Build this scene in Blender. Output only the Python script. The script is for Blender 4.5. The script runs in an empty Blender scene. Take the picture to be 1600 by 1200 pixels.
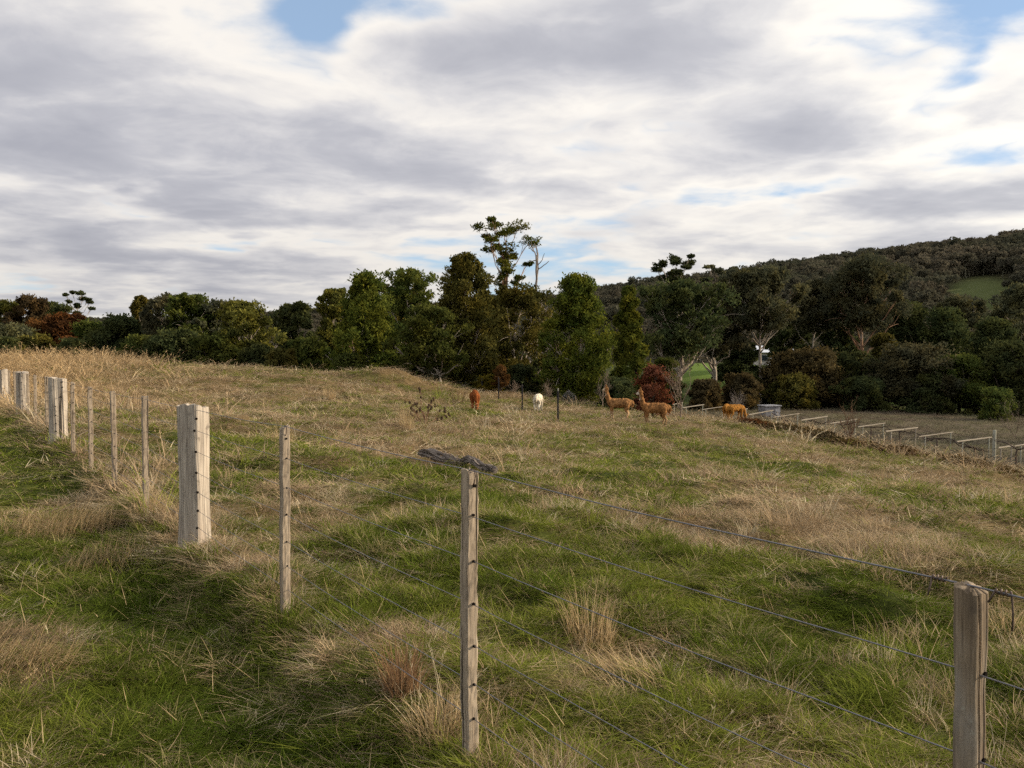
import bpy, math, random
import numpy as np
from mathutils import Vector

rng = np.random.default_rng(7)
random.seed(7)
R = math.radians
scene = bpy.context.scene
COL = scene.collection

# ------------------------------------------------------------------ camera
F = 1386.0                       # focal length in pixels of the 1600 px wide picture
PITCH = math.atan(50 / F)        # the horizon lies 50 px above the middle
CAM_Z = 1.6
cam_d = bpy.data.cameras.new('camera')
cam = bpy.data.objects.new('camera', cam_d)
COL.objects.link(cam)
cam.location = (0, 0, CAM_Z)
cam.rotation_euler = (R(90) - PITCH, 0, 0)
cam_d.sensor_width = 36.0
cam_d.lens = 36.0 * F / 1600.0
cam_d.clip_start = 0.05
cam_d.clip_end = 8000
scene.camera = cam

# ------------------------------------------------------------------ sky and sun
SUN_AZ = 84.0                    # degrees to the right of the view direction
SUN_EL = 20.0
sun_dir = Vector((math.sin(R(SUN_AZ)) * math.cos(R(SUN_EL)), math.cos(R(SUN_AZ)) * math.cos(R(SUN_EL)), math.sin(R(SUN_EL))))
sun_d = bpy.data.lights.new('sun', 'SUN')
sun_d.energy = 5.0
sun_d.angle = R(1.2)
sun_d.color = (1.0, 0.82, 0.60)
sun = bpy.data.objects.new('sun', sun_d)
COL.objects.link(sun)
sun.rotation_euler = (-sun_dir).to_track_quat('-Z', 'Y').to_euler()
sun.location = (30, 10, 30)

world = bpy.data.worlds.new('World')
scene.world = world
world.use_nodes = True
WN, WL = world.node_tree.nodes, world.node_tree.links
WN.clear()


class NB:
    """tiny helper to chain shader nodes"""
    def __init__(s, tree):
        s.n, s.l = tree.nodes, tree.links

    def _in(s, sock, v):
        if hasattr(v, 'is_output'):
            s.l.new(v, sock)
        else:
            sock.default_value = v

    def m(s, op, a, b=None, c=None, clamp=False):
        n = s.n.new('ShaderNodeMath'); n.operation = op; n.use_clamp = clamp
        s._in(n.inputs[0], a)
        if b is not None: s._in(n.inputs[1], b)
        if c is not None: s._in(n.inputs[2], c)
        return n.outputs[0]

    def v(s, op, a, b=None, scale=None):
        n = s.n.new('ShaderNodeVectorMath'); n.operation = op
        s._in(n.inputs[0], a)
        if b is not None: s._in(n.inputs[1], b)
        if scale is not None: s._in(n.inputs['Scale'], scale)
        return n.outputs['Value'] if op in ('DOT_PRODUCT', 'LENGTH', 'DISTANCE') else n.outputs[0]

    def sep(s, a):
        n = s.n.new('ShaderNodeSeparateXYZ'); s._in(n.inputs[0], a); return n.outputs

    def comb(s, x, y, z):
        n = s.n.new('ShaderNodeCombineXYZ')
        for i, q in enumerate((x, y, z)): s._in(n.inputs[i], q)
        return n.outputs[0]

    def noise(s, vec, scale, detail=4, rough=0.5, dist=0.0, lac=2.0, col=False):
        n = s.n.new('ShaderNodeTexNoise'); n.noise_dimensions = '3D'
        if vec is not None: s._in(n.inputs['Vector'], vec)
        n.inputs['Scale'].default_value = scale; n.inputs['Detail'].default_value = detail
        n.inputs['Roughness'].default_value = rough; n.inputs['Distortion'].default_value = dist
        n.inputs['Lacunarity'].default_value = lac
        return n.outputs['Color'] if col else n.outputs['Fac']

    def ss(s, x, a, b, lo=0.0, hi=1.0):
        n = s.n.new('ShaderNodeMapRange'); n.interpolation_type = 'SMOOTHSTEP'
        s._in(n.inputs[0], x)
        for i, q in enumerate((a, b, lo, hi)): n.inputs[1 + i].default_value = q
        return n.outputs[0]

    def mix(s, f, a, b, blend='MIX'):
        n = s.n.new('ShaderNodeMix'); n.data_type = 'RGBA'; n.blend_type = blend
        s._in(n.inputs[0], f)
        for sock, q in ((n.inputs[6], a), (n.inputs[7], b)):
            if hasattr(q, 'is_output'): s.l.new(q, sock)
            else: sock.default_value = (*q[:3], 1.0)
        return n.outputs[2]

    def ramp(s, f, stops):
        n = s.n.new('ShaderNodeValToRGB'); s._in(n.inputs[0], f)
        e = n.color_ramp.elements
        while len(e) < len(stops): e.new(0.5)
        for el, (p, c) in zip(e, stops): el.position = p; el.color = (*c, 1.0)
        return n.outputs[0]


def px_dir(px, py):
    a, b = (px - 800) / F, (600 - py) / F
    c, s = math.cos(PITCH), math.sin(PITCH)
    return np.array([a, c + b * s, -s + b * c])


def at(px, py, Y):
    """the world point at depth Y that is seen at a pixel of the photograph"""
    d = px_dir(px, py)
    k = Y / d[1]
    return np.array([d[0] * k, Y, CAM_Z + d[2] * k])


def build_sky():
    b = NB(world.node_tree)
    out = WN.new('ShaderNodeOutputWorld')
    bg = WN.new('ShaderNodeBackground'); bg.inputs['Strength'].default_value = 0.1
    sky = WN.new('ShaderNodeTexSky'); sky.sky_type = 'NISHITA'; sky.sun_disc = False
    sky.sun_elevation = R(SUN_EL); sky.sun_rotation = R(SUN_AZ)
    sky.altitude = 350; sky.air_density = 1.0; sky.dust_density = 0.6; sky.ozone_density = 1.4
    tc = WN.new('ShaderNodeTexCoord')
    d = tc.outputs['Generated']
    x, y, z = b.sep(d)
    zc = b.m('MAXIMUM', z, 0.0)
    den = b.m('ADD', zc, 0.11)
    u = b.m('DIVIDE', x, den); v = b.m('DIVIDE', y, den)
    p = b.comb(u, v, 0.0)
    # rolls of stratocumulus: slightly rotated, broken into puffs
    mp = WN.new('ShaderNodeMapping'); mp.inputs['Rotation'].default_value = (0, 0, R(-9)); mp.inputs['Scale'].default_value = (0.92, 0.90, 1)
    mp.inputs['Location'].default_value = (3.3, 1.7, 0)
    WL.new(p, mp.inputs[0]); q = mp.outputs[0]
    wn = b.noise(q, 2.2, 3, 0.55, col=True)
    qw = b.v('ADD', q, b.v('SCALE', b.v('SUBTRACT', wn, (0.5, 0.5, 0.5)), scale=0.55))

    def puffs(vec):        # billows: rounded lumps with creases between
        n = b.noise(vec, 1.25, 3.5, 0.5)
        return b.m('SUBTRACT', b.m('ABSOLUTE', b.m('MULTIPLY_ADD', n, 2.0, -1.0)), 0.2)
    sd = 0.16
    sh = (sd * 0.95, sd * 0.25, 0)
    n1 = b.m('ADD', b.noise(q, 0.60, 4, 0.52, 0.2), b.m('MULTIPLY', puffs(qw), 0.44))
    n1s = b.m('ADD', b.noise(b.v('ADD', q, sh), 0.60, 4, 0.52, 0.2), b.m('MULTIPLY', puffs(b.v('ADD', qw, sh)), 0.44))
    n2 = b.noise(b.v('ADD', q, (11.3, 4.2, 2.0)), 3.2, 6, 0.60, 0.3)
    # where the deck is thick and where it breaks, by azimuth and elevation
    az = b.m('ARCTAN2', x, y)
    el = b.m('ARCSINE', b.m('MINIMUM', b.m('MAXIMUM', z, -1.0), 1.0))
    wx, wy, wz_ = b.sep(wn)
    az = b.m('ADD', az, b.m('MULTIPLY', b.m('SUBTRACT', wx, 0.5), 0.13))
    el_w = b.m('ADD', el, b.m('MULTIPLY', b.m('SUBTRACT', wy, 0.5), 0.075))
    blobs = [  # px, py, half width px, half height px, amount
        (500, 25, 65, 45, -0.30), (625, 2, 120, 30, -0.26), (1570, -5, 60, 26, -0.26), (1085, 297, 60, 14, -0.17), (1245, 287, 90, 15, -0.15),
        (1560, 238, 70, 30, -0.20), (1505, 100, 26, 30, -0.14), (180, 326, 80, 16, -0.24), (370, 372, 110, 13, -0.19), (790, 268, 60, 14, -0.10),
        (770, 322, 60, 10, -0.10), (30, 15, 90, 26, -0.14), (60, 300, 120, 12, -0.08),
        (700, 85, 140, 55, 0.20), (960, 105, 230, 75, 0.20), (800, 300, 240, 40, 0.12), (430, 190, 280, 70, 0.16), (90, 230, 200, 70, 0.18), (1450, 312, 200, 24, 0.24),
        (1080, 20, 130, 30, 0.08), (760, 210, 220, 26, 0.06), (1440, 130, 100, 80, -0.12), (1250, 200, 130, 40, 0.10), (330, 420, 520, 24, 0.10), (1150, 385, 420, 26, 0.10), (700, 355, 320, 10, 0.07)]
    acc = None
    for (px, py, rx, ry, amp) in blobs:
        dd = px_dir(px, py); dd = dd / np.linalg.norm(dd)
        a0 = math.atan2(dd[0], dd[1]); e0 = math.asin(dd[2])
        ex = b.m('MULTIPLY', b.m('SUBTRACT', az, a0), F / rx)
        ey = b.m('MULTIPLY', b.m('SUBTRACT', el_w, e0), F / ry)
        r2 = b.m('ADD', b.m('MULTIPLY', ex, ex), b.m('MULTIPLY', ey, ey))
        g = b.m('MULTIPLY', b.m('EXPONENT', b.m('MULTIPLY', r2, -1.0)), amp)
        acc = g if acc is None else b.m('ADD', acc, g)
    base = b.m('ADD', b.m('ADD', b.m('MULTIPLY', b.m('SUBTRACT', n1, 0.5), 1.15), 0.26), acc)
    t = b.m('ADD', base, b.m('MULTIPLY', b.m('SUBTRACT', n2, 0.5), 0.46))
    ts = b.m('SUBTRACT', n1s, n1)
    cover = b.ss(t, -0.07, 0.19)
    thick = b.ss(t, 0.10, 0.64)
    thick = b.m('ADD', thick, b.m('MULTIPLY', ts, 1.5), clamp=True)
    # cloud lit by the hidden sun: bright thin rims, lavender grey bodies
    ccol = b.ramp(thick, [(0.0, (9.8, 9.4, 8.8)), (0.28, (7.4, 7.3, 7.4)), (0.62, (5.5, 5.55, 6.0)), (1.0, (4.4, 4.5, 5.05))])
    # forward scattering brightens the deck on the sun's side
    cosg = b.v('DOT_PRODUCT', b.v('NORMALIZE', d), tuple(sun_dir))
    glow = b.m('POWER', b.m('MAXIMUM', b.m('MULTIPLY_ADD', cosg, 0.5, 0.5), 0.0), 5.0)
    gain = b.m('MULTIPLY_ADD', glow, 0.44, 0.76)
    ccol = b.v('MULTIPLY', ccol, b.comb(gain, b.m('MULTIPLY', gain, 0.995), b.m('MULTIPLY', gain, b.m('MULTIPLY_ADD', glow, -0.08, 1.0))))
    # the deck dims a little toward the horizon
    dim = b.ss(el, 0.0, 0.22, 0.80, 1.0)
    ccol = b.v('SCALE', ccol, scale=dim)
    blue = b.v('MULTIPLY', sky.outputs[0], (0.95, 1.06, 1.22))
    blue = b.v('SCALE', b.mix(0.42, blue, (5.4, 7.2, 9.4)), scale=0.87)
    col = b.mix(cover, blue, ccol)
    WL.new(col, bg.inputs['Color'])
    WL.new(bg.outputs[0], out.inputs['Surface'])


build_sky()
world.cycles.sampling_method = 'NONE'      # the deck is even enough without its own light samples

scene.view_settings.view_transform = 'Standard'
scene.view_settings.look = 'None'
scene.view_settings.exposure = 0.36
scene.view_settings.gamma = 1.0
scene.view_settings.use_curve_mapping = False
scene.cycles.max_bounces = 5
scene.cycles.diffuse_bounces = 2
scene.cycles.glossy_bounces = 2
scene.cycles.transmission_bounces = 3
scene.cycles.transparent_max_bounces = 4
scene.cycles.use_denoising = False
scene.cycles.use_adaptive_sampling = True
scene.cycles.adaptive_threshold = 0.03
scene.cycles.caustics_reflective = False
scene.cycles.caustics_refractive = False

# ------------------------------------------------------------------ helpers


def tag(o, label=None, cat=None, group=None, kind=None):
    if label: o['label'] = label
    if cat: o['category'] = cat
    if group: o['group'] = group
    if kind: o['kind'] = kind
    return o


def empty(name, loc=(0, 0, 0), rz=0.0):
    o = bpy.data.objects.new(name, None)
    COL.objects.link(o)
    o.location = loc
    o.rotation_euler = (0, 0, rz)
    o.empty_display_size = 0.2
    return o


def mesh_np(name, verts, faces, mat=None, smooth=False, attrs=None):
    """verts (n,3); faces a list of (m,k) integer arrays"""
    me = bpy.data.meshes.new(name)
    verts = np.asarray(verts, np.float32)
    if not isinstance(faces, list): faces = [faces]
    faces = [np.asarray(f, np.int32) for f in faces if len(f)]
    me.vertices.add(len(verts)); me.vertices.foreach_set('co', verts.ravel())
    tot = sum(len(f) for f in faces)
    if tot:
        loops = np.concatenate([f.ravel() for f in faces])
        sizes = np.concatenate([np.full(len(f), f.shape[1], np.int32) for f in faces])
        starts = np.concatenate(([0], np.cumsum(sizes)[:-1])).astype(np.int32)
        me.loops.add(len(loops)); me.loops.foreach_set('vertex_index', loops)
        me.polygons.add(tot); me.polygons.foreach_set('loop_start', starts); me.polygons.foreach_set('loop_total', sizes)
        me.polygons.foreach_set('use_smooth', np.full(tot, smooth, bool))
    for k, (typ, arr) in (attrs or {}).items():
        a = me.attributes.new(k, typ, 'POINT')
        arr = np.asarray(arr)
        if typ == 'FLOAT': a.data.foreach_set('value', arr.astype(np.float32).ravel())
        elif typ == 'INT': a.data.foreach_set('value', arr.astype(np.int32).ravel())
        elif typ == 'FLOAT_VECTOR': a.data.foreach_set('vector', arr.astype(np.float32).ravel())
        elif typ == 'FLOAT_COLOR':
            c = np.ones((len(arr), 4), np.float32); c[:, :3] = arr; a.data.foreach_set('color', c.ravel())
    if mat: me.materials.append(mat)
    me.update(calc_edges=True)
    return me


def obj(name, me, parent=None, loc=None):
    o = bpy.data.objects.new(name, me)
    COL.objects.link(o)
    if parent is not None: o.parent = parent
    if loc is not None: o.location = loc
    return o


class MB:
    """collects quads and triangles"""
    def __init__(s): s.v, s.q, s.t, s.n = [], [], [], 0

    def add(s, v, q=None, t=None):
        v = np.asarray(v, np.float32); s.v.append(v)
        if q is not None and len(q): s.q.append(np.asarray(q, np.int32) + s.n)
        if t is not None and len(t): s.t.append(np.asarray(t, np.int32) + s.n)
        s.n += len(v)

    def tube(s, pts, rad, sides=6, cap=True):
        pts = np.asarray(pts, float); n = len(pts)
        rad = np.broadcast_to(np.asarray(rad, float), (n,))
        tan = np.gradient(pts, axis=0); tan /= np.linalg.norm(tan, axis=1, keepdims=True) + 1e-9
        ref = np.array([0.0, 0.0, 1.0])
        if abs(tan[:, 2]).mean() > 0.8: ref = np.array([1.0, 0.0, 0.0])
        a = np.cross(tan, ref); a /= np.linalg.norm(a, axis=1, keepdims=True) + 1e-9
        c = np.cross(tan, a)
        th = np.arange(sides) * 2 * math.pi / sides
        ring = (a[:, None, :] * np.cos(th)[None, :, None] + c[:, None, :] * np.sin(th)[None, :, None]) * rad[:, None, None] + pts[:, None, :]
        i = np.arange(n - 1)[:, None] * sides; j = np.arange(sides)[None, :]; k = (j + 1) % sides
        q = np.stack([i + j, i + k, i + sides + k, i + sides + j], -1).reshape(-1, 4)
        v = ring.reshape(-1, 3)
        t = None
        if cap:
            v = np.vstack([v, pts[:1], pts[-1:]])
            jj = np.arange(sides); kk = (jj + 1) % sides
            t = np.vstack([np.stack([kk, jj, np.full(sides, n * sides)], -1),
                           np.stack([jj + (n - 1) * sides, kk + (n - 1) * sides, np.full(sides, n * sides + 1)], -1)])
        s.add(v, q, t)

    def box(s, c, size, R3=None):
        c = np.asarray(c, float); h = np.asarray(size, float) / 2
        v = np.array([[x, y, z] for x in (-1, 1) for y in (-1, 1) for z in (-1, 1)]) * h
        if R3 is not None: v = v @ np.asarray(R3).T
        s.add(v + c, [[0, 1, 3, 2], [4, 6, 7, 5], [0, 4, 5, 1], [2, 3, 7, 6], [0, 2, 6, 4], [1, 5, 7, 3]])

    def mesh(s, name, mat, smooth=False, attrs=None):
        v = np.vstack(s.v) if s.v else np.zeros((0, 3))
        f = []
        if s.q: f.append(np.vstack(s.q))
        if s.t: f.append(np.vstack(s.t))
        return mesh_np(name, v, f, mat, smooth, attrs)


def _hash(ix, iy, seed):
    h = (ix.astype(np.int64) * 374761393 + iy.astype(np.int64) * 668265263 + seed * 1442695041) & 0x7fffffff
    h = ((h ^ (h >> 13)) * 1274126177) & 0x7fffffff
    return ((h ^ (h >> 16)) & 0xffff) / 65535.0


def vnoise(x, y, seed=0):
    x = np.asarray(x, float); y = np.asarray(y, float)
    ix, iy = np.floor(x), np.floor(y)
    fx, fy = x - ix, y - iy
    fx = fx * fx * fx * (fx * (fx * 6 - 15) + 10); fy = fy * fy * fy * (fy * (fy * 6 - 15) + 10)
    ix = ix.astype(np.int64); iy = iy.astype(np.int64)
    a, b_ = _hash(ix, iy, seed), _hash(ix + 1, iy, seed)
    c, d = _hash(ix, iy + 1, seed), _hash(ix + 1, iy + 1, seed)
    return (a * (1 - fx) + b_ * fx) * (1 - fy) + (c * (1 - fx) + d * fx) * fy


def fbm(x, y, scale, oct=4, seed=0, rough=0.5):
    tot, amp, n = 0.0, 1.0, 0.0
    c, s_ = math.cos(0.6), math.sin(0.6)
    x = np.asarray(x, float) * scale; y = np.asarray(y, float) * scale
    for o in range(oct):
        tot = tot + amp * vnoise(x, y, seed + o * 17); n += amp; amp *= rough
        x, y = (c * x - s_ * y) * 2.03 + 5.1, (s_ * x + c * y) * 2.03 + 1.7
    return tot / n


def sstep(x, a, b):
    t = np.clip((np.asarray(x, float) - a) / (b - a), 0, 1)
    return t * t * (3 - 2 * t)


# ------------------------------------------------------------------ the lie of the land
FK, FA = -0.638, 2.02            # fence line: x = FA + FK * y


def fence_s(x, y):
    """signed distance from the fence, positive on the paddock side"""
    return (x - (FA + FK * y)) / math.sqrt(1 + FK * FK)


_ctrl = []
for (px, py, Y) in [
        (0, 566, 50), (150, 567, 52), (300, 573, 55), (420, 575, 57), (520, 586, 58), (620, 594, 59), (700, 604, 60), (780, 613, 62), (900, 628, 62), (960, 636, 62),
        (-200, 556, 50), (1020, 665, 41), (963, 658, 44), (872, 662, 38), (816, 643, 48), (779, 627, 55), (841, 643, 49), (742, 641, 42), (1065, 655, 49),
        (665, 665, 28), (715, 742, 14.5), (1160, 657, 47), (1280, 690, 41), (1420, 712, 36), (1590, 748, 31), (1750, 775, 28), (1300, 760, 22)]:
    _ctrl.append(at(px, py, Y))
for (x, y, z) in [(0.9, 1.75, 0), (-0.17, 3.43, -0.01), (-1.37, 5.32, 0.03), (-2.63, 7.29, 0.0), (-8.25, 16.1, -0.03), (-13, 23.5, -0.02), (-18.1, 31.5, -0.2),
                  (-3, 2, -0.03), (-6, 6, 0.0), (-12, 12, 0.05), (-22, 25, 0.15), (0, -12, 0.3), (-25, -10, 0.4), (25, -12, -1.2), (-45, 20, 1.0),
                  (8, 15, -0.9), (4, 8, -0.3), (3, 4, -0.14), (14, 8, -1.1), (25, 12, -2.1), (45, 15, -3.4), (45, -10, -2.6),
                  # the vineyard flat and the creek
                  (12.2, 58, -3.0), (17, 51, -3.15), (20.2, 46, -3.35), (22, 40, -3.6), (30, 38, -3.75), (22, 75, -3.9), (34, 95, -4.4), (50, 100, -5.0), (52, 90, -5.0),
                  (60, 60, -4.7), (75, 90, -5.0), (12, 80, -3.7), (-4, 80, -4.2), (-20, 82, -3.6), (-40, 85, -2.6), (-60, 85, -1.8), (-75, 60, 0.8), (-70, 110, -3), (-20, 110, -5), (20, 115, -4.2),
                  (28, 130, -1.2), (40, 180, 0.6), (80, 140, -3), (-60, 150, -4), (0, 160, -3), (100, 60, -4.5), (100, 10, -4.0), (-100, 0, 1.5), (-110, 90, -1), (60, -60, -2.5), (-60, -60, 1)]:
    _ctrl.append(np.array([x, y, z]))
_C = np.array(_ctrl)
_SC = 40.0


def _tps_fit():
    P = _C[:, :2] / _SC; n = len(P)
    r = np.linalg.norm(P[:, None] - P[None], axis=2)
    K = np.where(r > 0, r * r * np.log(r + 1e-12), 0) + np.eye(n) * 0.0015
    A = np.zeros((n + 3, n + 3)); A[:n, :n] = K; A[:n, n] = 1; A[:n, n + 1:] = P; A[n, :n] = 1; A[n + 1:, :n] = P.T
    return np.linalg.solve(A, np.concatenate([_C[:, 2], np.zeros(3)]))


_W = _tps_fit()


def ground_base(x, y):
    x = np.atleast_1d(np.asarray(x, float)); y = np.atleast_1d(np.asarray(y, float))
    out = np.full(x.shape, _W[-3]) + _W[-2] * x / _SC + _W[-1] * y / _SC
    for i in range(len(_C)):
        r2 = ((x - _C[i, 0]) ** 2 + (y - _C[i, 1]) ** 2) / _SC ** 2
        out = out + _W[i] * 0.5 * r2 * np.log(r2 + 1e-12)
    d = np.hypot(x, y)
    k = sstep(d, 120, 260)
    return out * (1 - k) + (-2.5 + 6.0 * (fbm(x, y, 0.006, 3, 5) - 0.5)) * k


def ground(x, y):
    shape = np.shape(x)
    x = np.atleast_1d(np.asarray(x, float)).ravel(); y = np.atleast_1d(np.asarray(y, float)).ravel()
    z = ground_base(x, y)
    s = fence_s(x, y)
    d = np.hypot(x, y)
    near = 1 - sstep(d, 60, 110)
    rough = sstep(s, -0.3, 1.2) * 0.85 + 0.15
    rough = rough * (0.35 + 0.65 * sstep(np.abs(s), 0.15, 0.8))
    hum = (fbm(x, y, 0.55, 3, 3) - 0.5) * 0.34 * rough + (fbm(x, y, 1.6, 3, 9) - 0.5) * 0.26 * (0.5 + 0.5 * rough) + (fbm(x, y, 5.0, 2, 21) - 0.5) * 0.045
    z = z + hum * near
    # worn strip on the track side, bank of uncut grass below the wires
    z = z + near * (0.045 * (0.0 + 1.0 * sstep(d, 3.9, 6.5)) * np.exp(-((s - 0.05) / 0.28) ** 2) - 0.07 * np.exp(-((s + 0.75) / 0.55) ** 2))
    z = z - near * 0.10 * sstep(-s, 0.02, 0.26) * (1 - sstep(-s, 1.3, 3.4)) * sstep(d, 60, 30)
    # low mound on the crest
    mx, my = at(605, 580, 57)[:2]
    z = z + 0.75 * np.exp(-(((x - mx) / 2.3) ** 2 + ((y - my) / 2.5) ** 2))
    return z.reshape(shape) if shape else float(z[0])


def G(px, Y, py=560):
    p = at(px, py, Y)
    return np.array([p[0], Y, ground(p[0], Y)])


def hit(px, py, y0=1.2, y1=120.0):
    """where the line of sight through a pixel meets the ground"""
    ys = np.geomspace(y0, y1, 500)
    d = px_dir(px, py)
    xs = d[0] / d[1] * ys; zs = CAM_Z + d[2] / d[1] * ys
    g = ground(xs, ys)
    i = np.argmax(zs < g)
    return np.array([xs[i], ys[i], g[i]])


# zones: how green, how dry and tall, vineyard
def green_map(x, y):
    s = fence_s(x, y); d = np.hypot(x, y)
    n = fbm(x, y, 0.30, 4, 41) * 0.42 + fbm(x, y, 1.1, 3, 55) * 0.33 + fbm(x, y, 3.1, 3, 57) * 0.25
    g = (n - 0.5) * 3.6 + 0.60
    g = g + 0.50 * np.exp(-((s + 0.85) / 0.7) ** 2) - 0.45 * np.exp(-((s - 0.12) / 0.2) ** 2) * (0.5 + 0.5 * sstep(d, 4.5, 7.5))
    g = g + 0.18 * sstep(d, 14, 4) + 0.24 * sstep(s, -0.25, -0.5) * sstep(s, -2.4, -1.4) * sstep(d, 40, 20)
    far = sstep(d, 9, 26)
    g = g - 0.37 * far
    crest = sstep(x + 0.35 * y, 4, -12) * sstep(y, 20, 36)
    g = g - 0.5 * crest
    for (px, py, r, a) in PATCHES:
        g = g + a * np.exp(-(((x - PATCH_W[(px, py)][0]) / r) ** 2 + ((y - PATCH_W[(px, py)][1]) / (r * 1.5)) ** 2))
    return np.clip(g, 0, 1)


PATCHES = [  # picture position, radius in metres, greener (+) or drier (-)
    (90, 800, 0.9, -0.9), (40, 1020, 0.55, -0.9), (150, 870, 0.7, -0.5), (350, 1020, 0.35, -0.4), (1200, 730, 2.2, 0.9), (1290, 745, 1.2, 0.8), (1130, 718, 1.5, 0.6),
    (340, 690, 1.2, 0.6), (330, 745, 0.9, 0.4), (370, 700, 1.0, 0.4), (1530, 860, 0.9, 0.7), (1400, 1000, 0.9, 0.6), (1200, 920, 0.8, 0.5), (960, 900, 0.6, 0.5), (560, 700, 1.6, -0.4), (850, 770, 0.9, -0.6), (980, 830, 1.0, -0.4),
    (1400, 800, 1.6, -0.6), (1080, 1000, 0.6, -0.5), (920, 1000, 0.5, -0.6), (1300, 870, 0.8, -0.6), (700, 640, 3, 0.3), (900, 690, 3, 0.25), (420, 590, 2, 0.35), (1000, 720, 3, 0.2), (640, 990, 0.25, -0.7), (1560, 960, 0.5, -0.6), (250, 1130, 0.4, -0.35)]
PATCH_W = {(p[0], p[1]): hit(p[0], p[1]) for p in PATCHES}


def vine_map(x, y):
    """1 on the vineyard flat beyond the bank"""
    # the bank runs from about (13, 50) to (20, 30)
    s = (x - 12.5) * 0.93 + (y - 50.5) * 0.37
    return sstep(s, -0.3, 1.6) * sstep(x, 4, 10) * sstep(y, 22, 30)


# ------------------------------------------------------------------ materials
def new_mat(name):
    m = bpy.data.materials.new(name); m.use_nodes = True
    nt = m.node_tree; nt.nodes.clear()
    out = nt.nodes.new('ShaderNodeOutputMaterial')
    return m, NB(nt), out


def principled(b, out, color, rough=0.8, spec=0.2, bump=None, bump_s=0.3, bump_d=0.01):
    p = b.n.new('ShaderNodeBsdfPrincipled')
    b._in(p.inputs['Base Color'], color if hasattr(color, 'is_output') else (*color, 1))
    b._in(p.inputs['Roughness'], rough)
    p.inputs['Specular IOR Level'].default_value = spec
    if bump is not None:
        bn = b.n.new('ShaderNodeBump'); bn.inputs['Strength'].default_value = bump_s; bn.inputs['Distance'].default_value = bump_d
        b.l.new(bump, bn.inputs['Height']); b.l.new(bn.outputs[0], p.inputs['Normal'])
    b.l.new(p.outputs[0], out.inputs['Surface'])
    return p


def attr(b, name, typ='GEOMETRY'):
    n = b.n.new('ShaderNodeAttribute'); n.attribute_name = name; n.attribute_type = typ
    return n


def coord(b, which='Object'):
    return b.n.new('ShaderNodeTexCoord').outputs[which]


def mat_leaf(name, c0, c1, trans=0.3):
    m, b, out = new_mat(name)
    a = attr(b, 'v').outputs['Fac']
    oi = b.n.new('ShaderNodeObjectInfo')
    col = b.mix(a, c0, c1)
    n = b.noise(coord(b), 0.5, 3, 0.6)
    col = b.mix(b.ss(n, 0.35, 0.7), col, b.v('MULTIPLY', col, (1.25, 1.05, 0.7)))
    hs = b.n.new('ShaderNodeHueSaturation')
    b._in(hs.inputs['Hue'], b.m('MULTIPLY_ADD', oi.outputs['Random'], 0.03, 0.485))
    b._in(hs.inputs['Value'], b.m('MULTIPLY_ADD', oi.outputs['Random'], 0.35, 0.82))
    b.l.new(col, hs.inputs['Color'])
    df = b.n.new('ShaderNodeBsdfDiffuse'); b.l.new(hs.outputs[0], df.inputs['Color'])
    tr = b.n.new('ShaderNodeBsdfTranslucent'); b.l.new(hs.outputs[0], tr.inputs['Color'])
    mx = b.n.new('ShaderNodeMixShader'); mx.inputs[0].default_value = trans
    b.l.new(df.outputs[0], mx.inputs[1]); b.l.new(tr.outputs[0], mx.inputs[2]); b.l.new(mx.outputs[0], out.inputs['Surface'])
    return m


LEAF = {
    'olive': mat_leaf('leaf_olive', (0.0508, 0.0574, 0.0178), (0.1435, 0.1380, 0.0381)),
    'green': mat_leaf('leaf_green', (0.0375, 0.0552, 0.0166), (0.1049, 0.1236, 0.0330)),
    'bright': mat_leaf('leaf_bright', (0.0442, 0.0684, 0.0166), (0.1325, 0.1490, 0.0279)),
    'dark': mat_leaf('leaf_dark', (0.0310, 0.0450, 0.0213), (0.0806, 0.0993, 0.0429)),
    'grey': mat_leaf('leaf_grey', (0.0484, 0.0566, 0.0372), (0.1144, 0.1186, 0.0712)),
    'rust': mat_leaf('leaf_rust', (0.060, 0.034, 0.016), (0.135, 0.070, 0.028)),
    'copper': mat_leaf('leaf_copper', (0.0736, 0.0276, 0.0169), (0.2116, 0.0874, 0.0529), 0.2),
    'yellow': mat_leaf('leaf_yellow', (0.0576, 0.0557, 0.0110), (0.1440, 0.1248, 0.0199)),
    'brown': mat_leaf('leaf_brown', (0.046, 0.038, 0.021), (0.115, 0.092, 0.048)),
}


def mat_bark(name, c0, c1, c2):
    m, b, out = new_mat(name)
    co = coord(b)
    st = b.v('MULTIPLY', co, (1.0, 1.0, 0.28))
    n = b.noise(st, 2.2, 5, 0.6, 0.4)
    n2 = b.noise(co, 0.45, 3, 0.5)
    col = b.mix(b.ss(n, 0.4, 0.62), c0, c1)
    col = b.mix(b.ss(n2, 0.56, 0.72), col, c2)
    principled(b, out, col, 0.85, 0.15, b.noise(st, 9, 4, 0.6), 0.5, 0.03)
    return m


BARK = {
    'pale': mat_bark('bark_pale', (0.38, 0.335, 0.28), (0.24, 0.20, 0.16), (0.20, 0.12, 0.075)),
    'dark': mat_bark('bark_dark', (0.075, 0.060, 0.048), (0.045, 0.036, 0.028), (0.11, 0.085, 0.065)),
    'bare': mat_bark('bark_bare', (0.22, 0.17, 0.13), (0.13, 0.10, 0.08), (0.28, 0.22, 0.17)),
    'rust': mat_bark('bark_rust', (0.33, 0.22, 0.15), (0.20, 0.10, 0.055), (0.38, 0.32, 0.27)),
    'dead': mat_bark('bark_dead', (0.24, 0.21, 0.19), (0.16, 0.14, 0.13), (0.30, 0.27, 0.24)),
    'twig': mat_bark('bark_twig', (0.15, 0.085, 0.05), (0.09, 0.055, 0.035), (0.19, 0.12, 0.08)),
}


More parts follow.
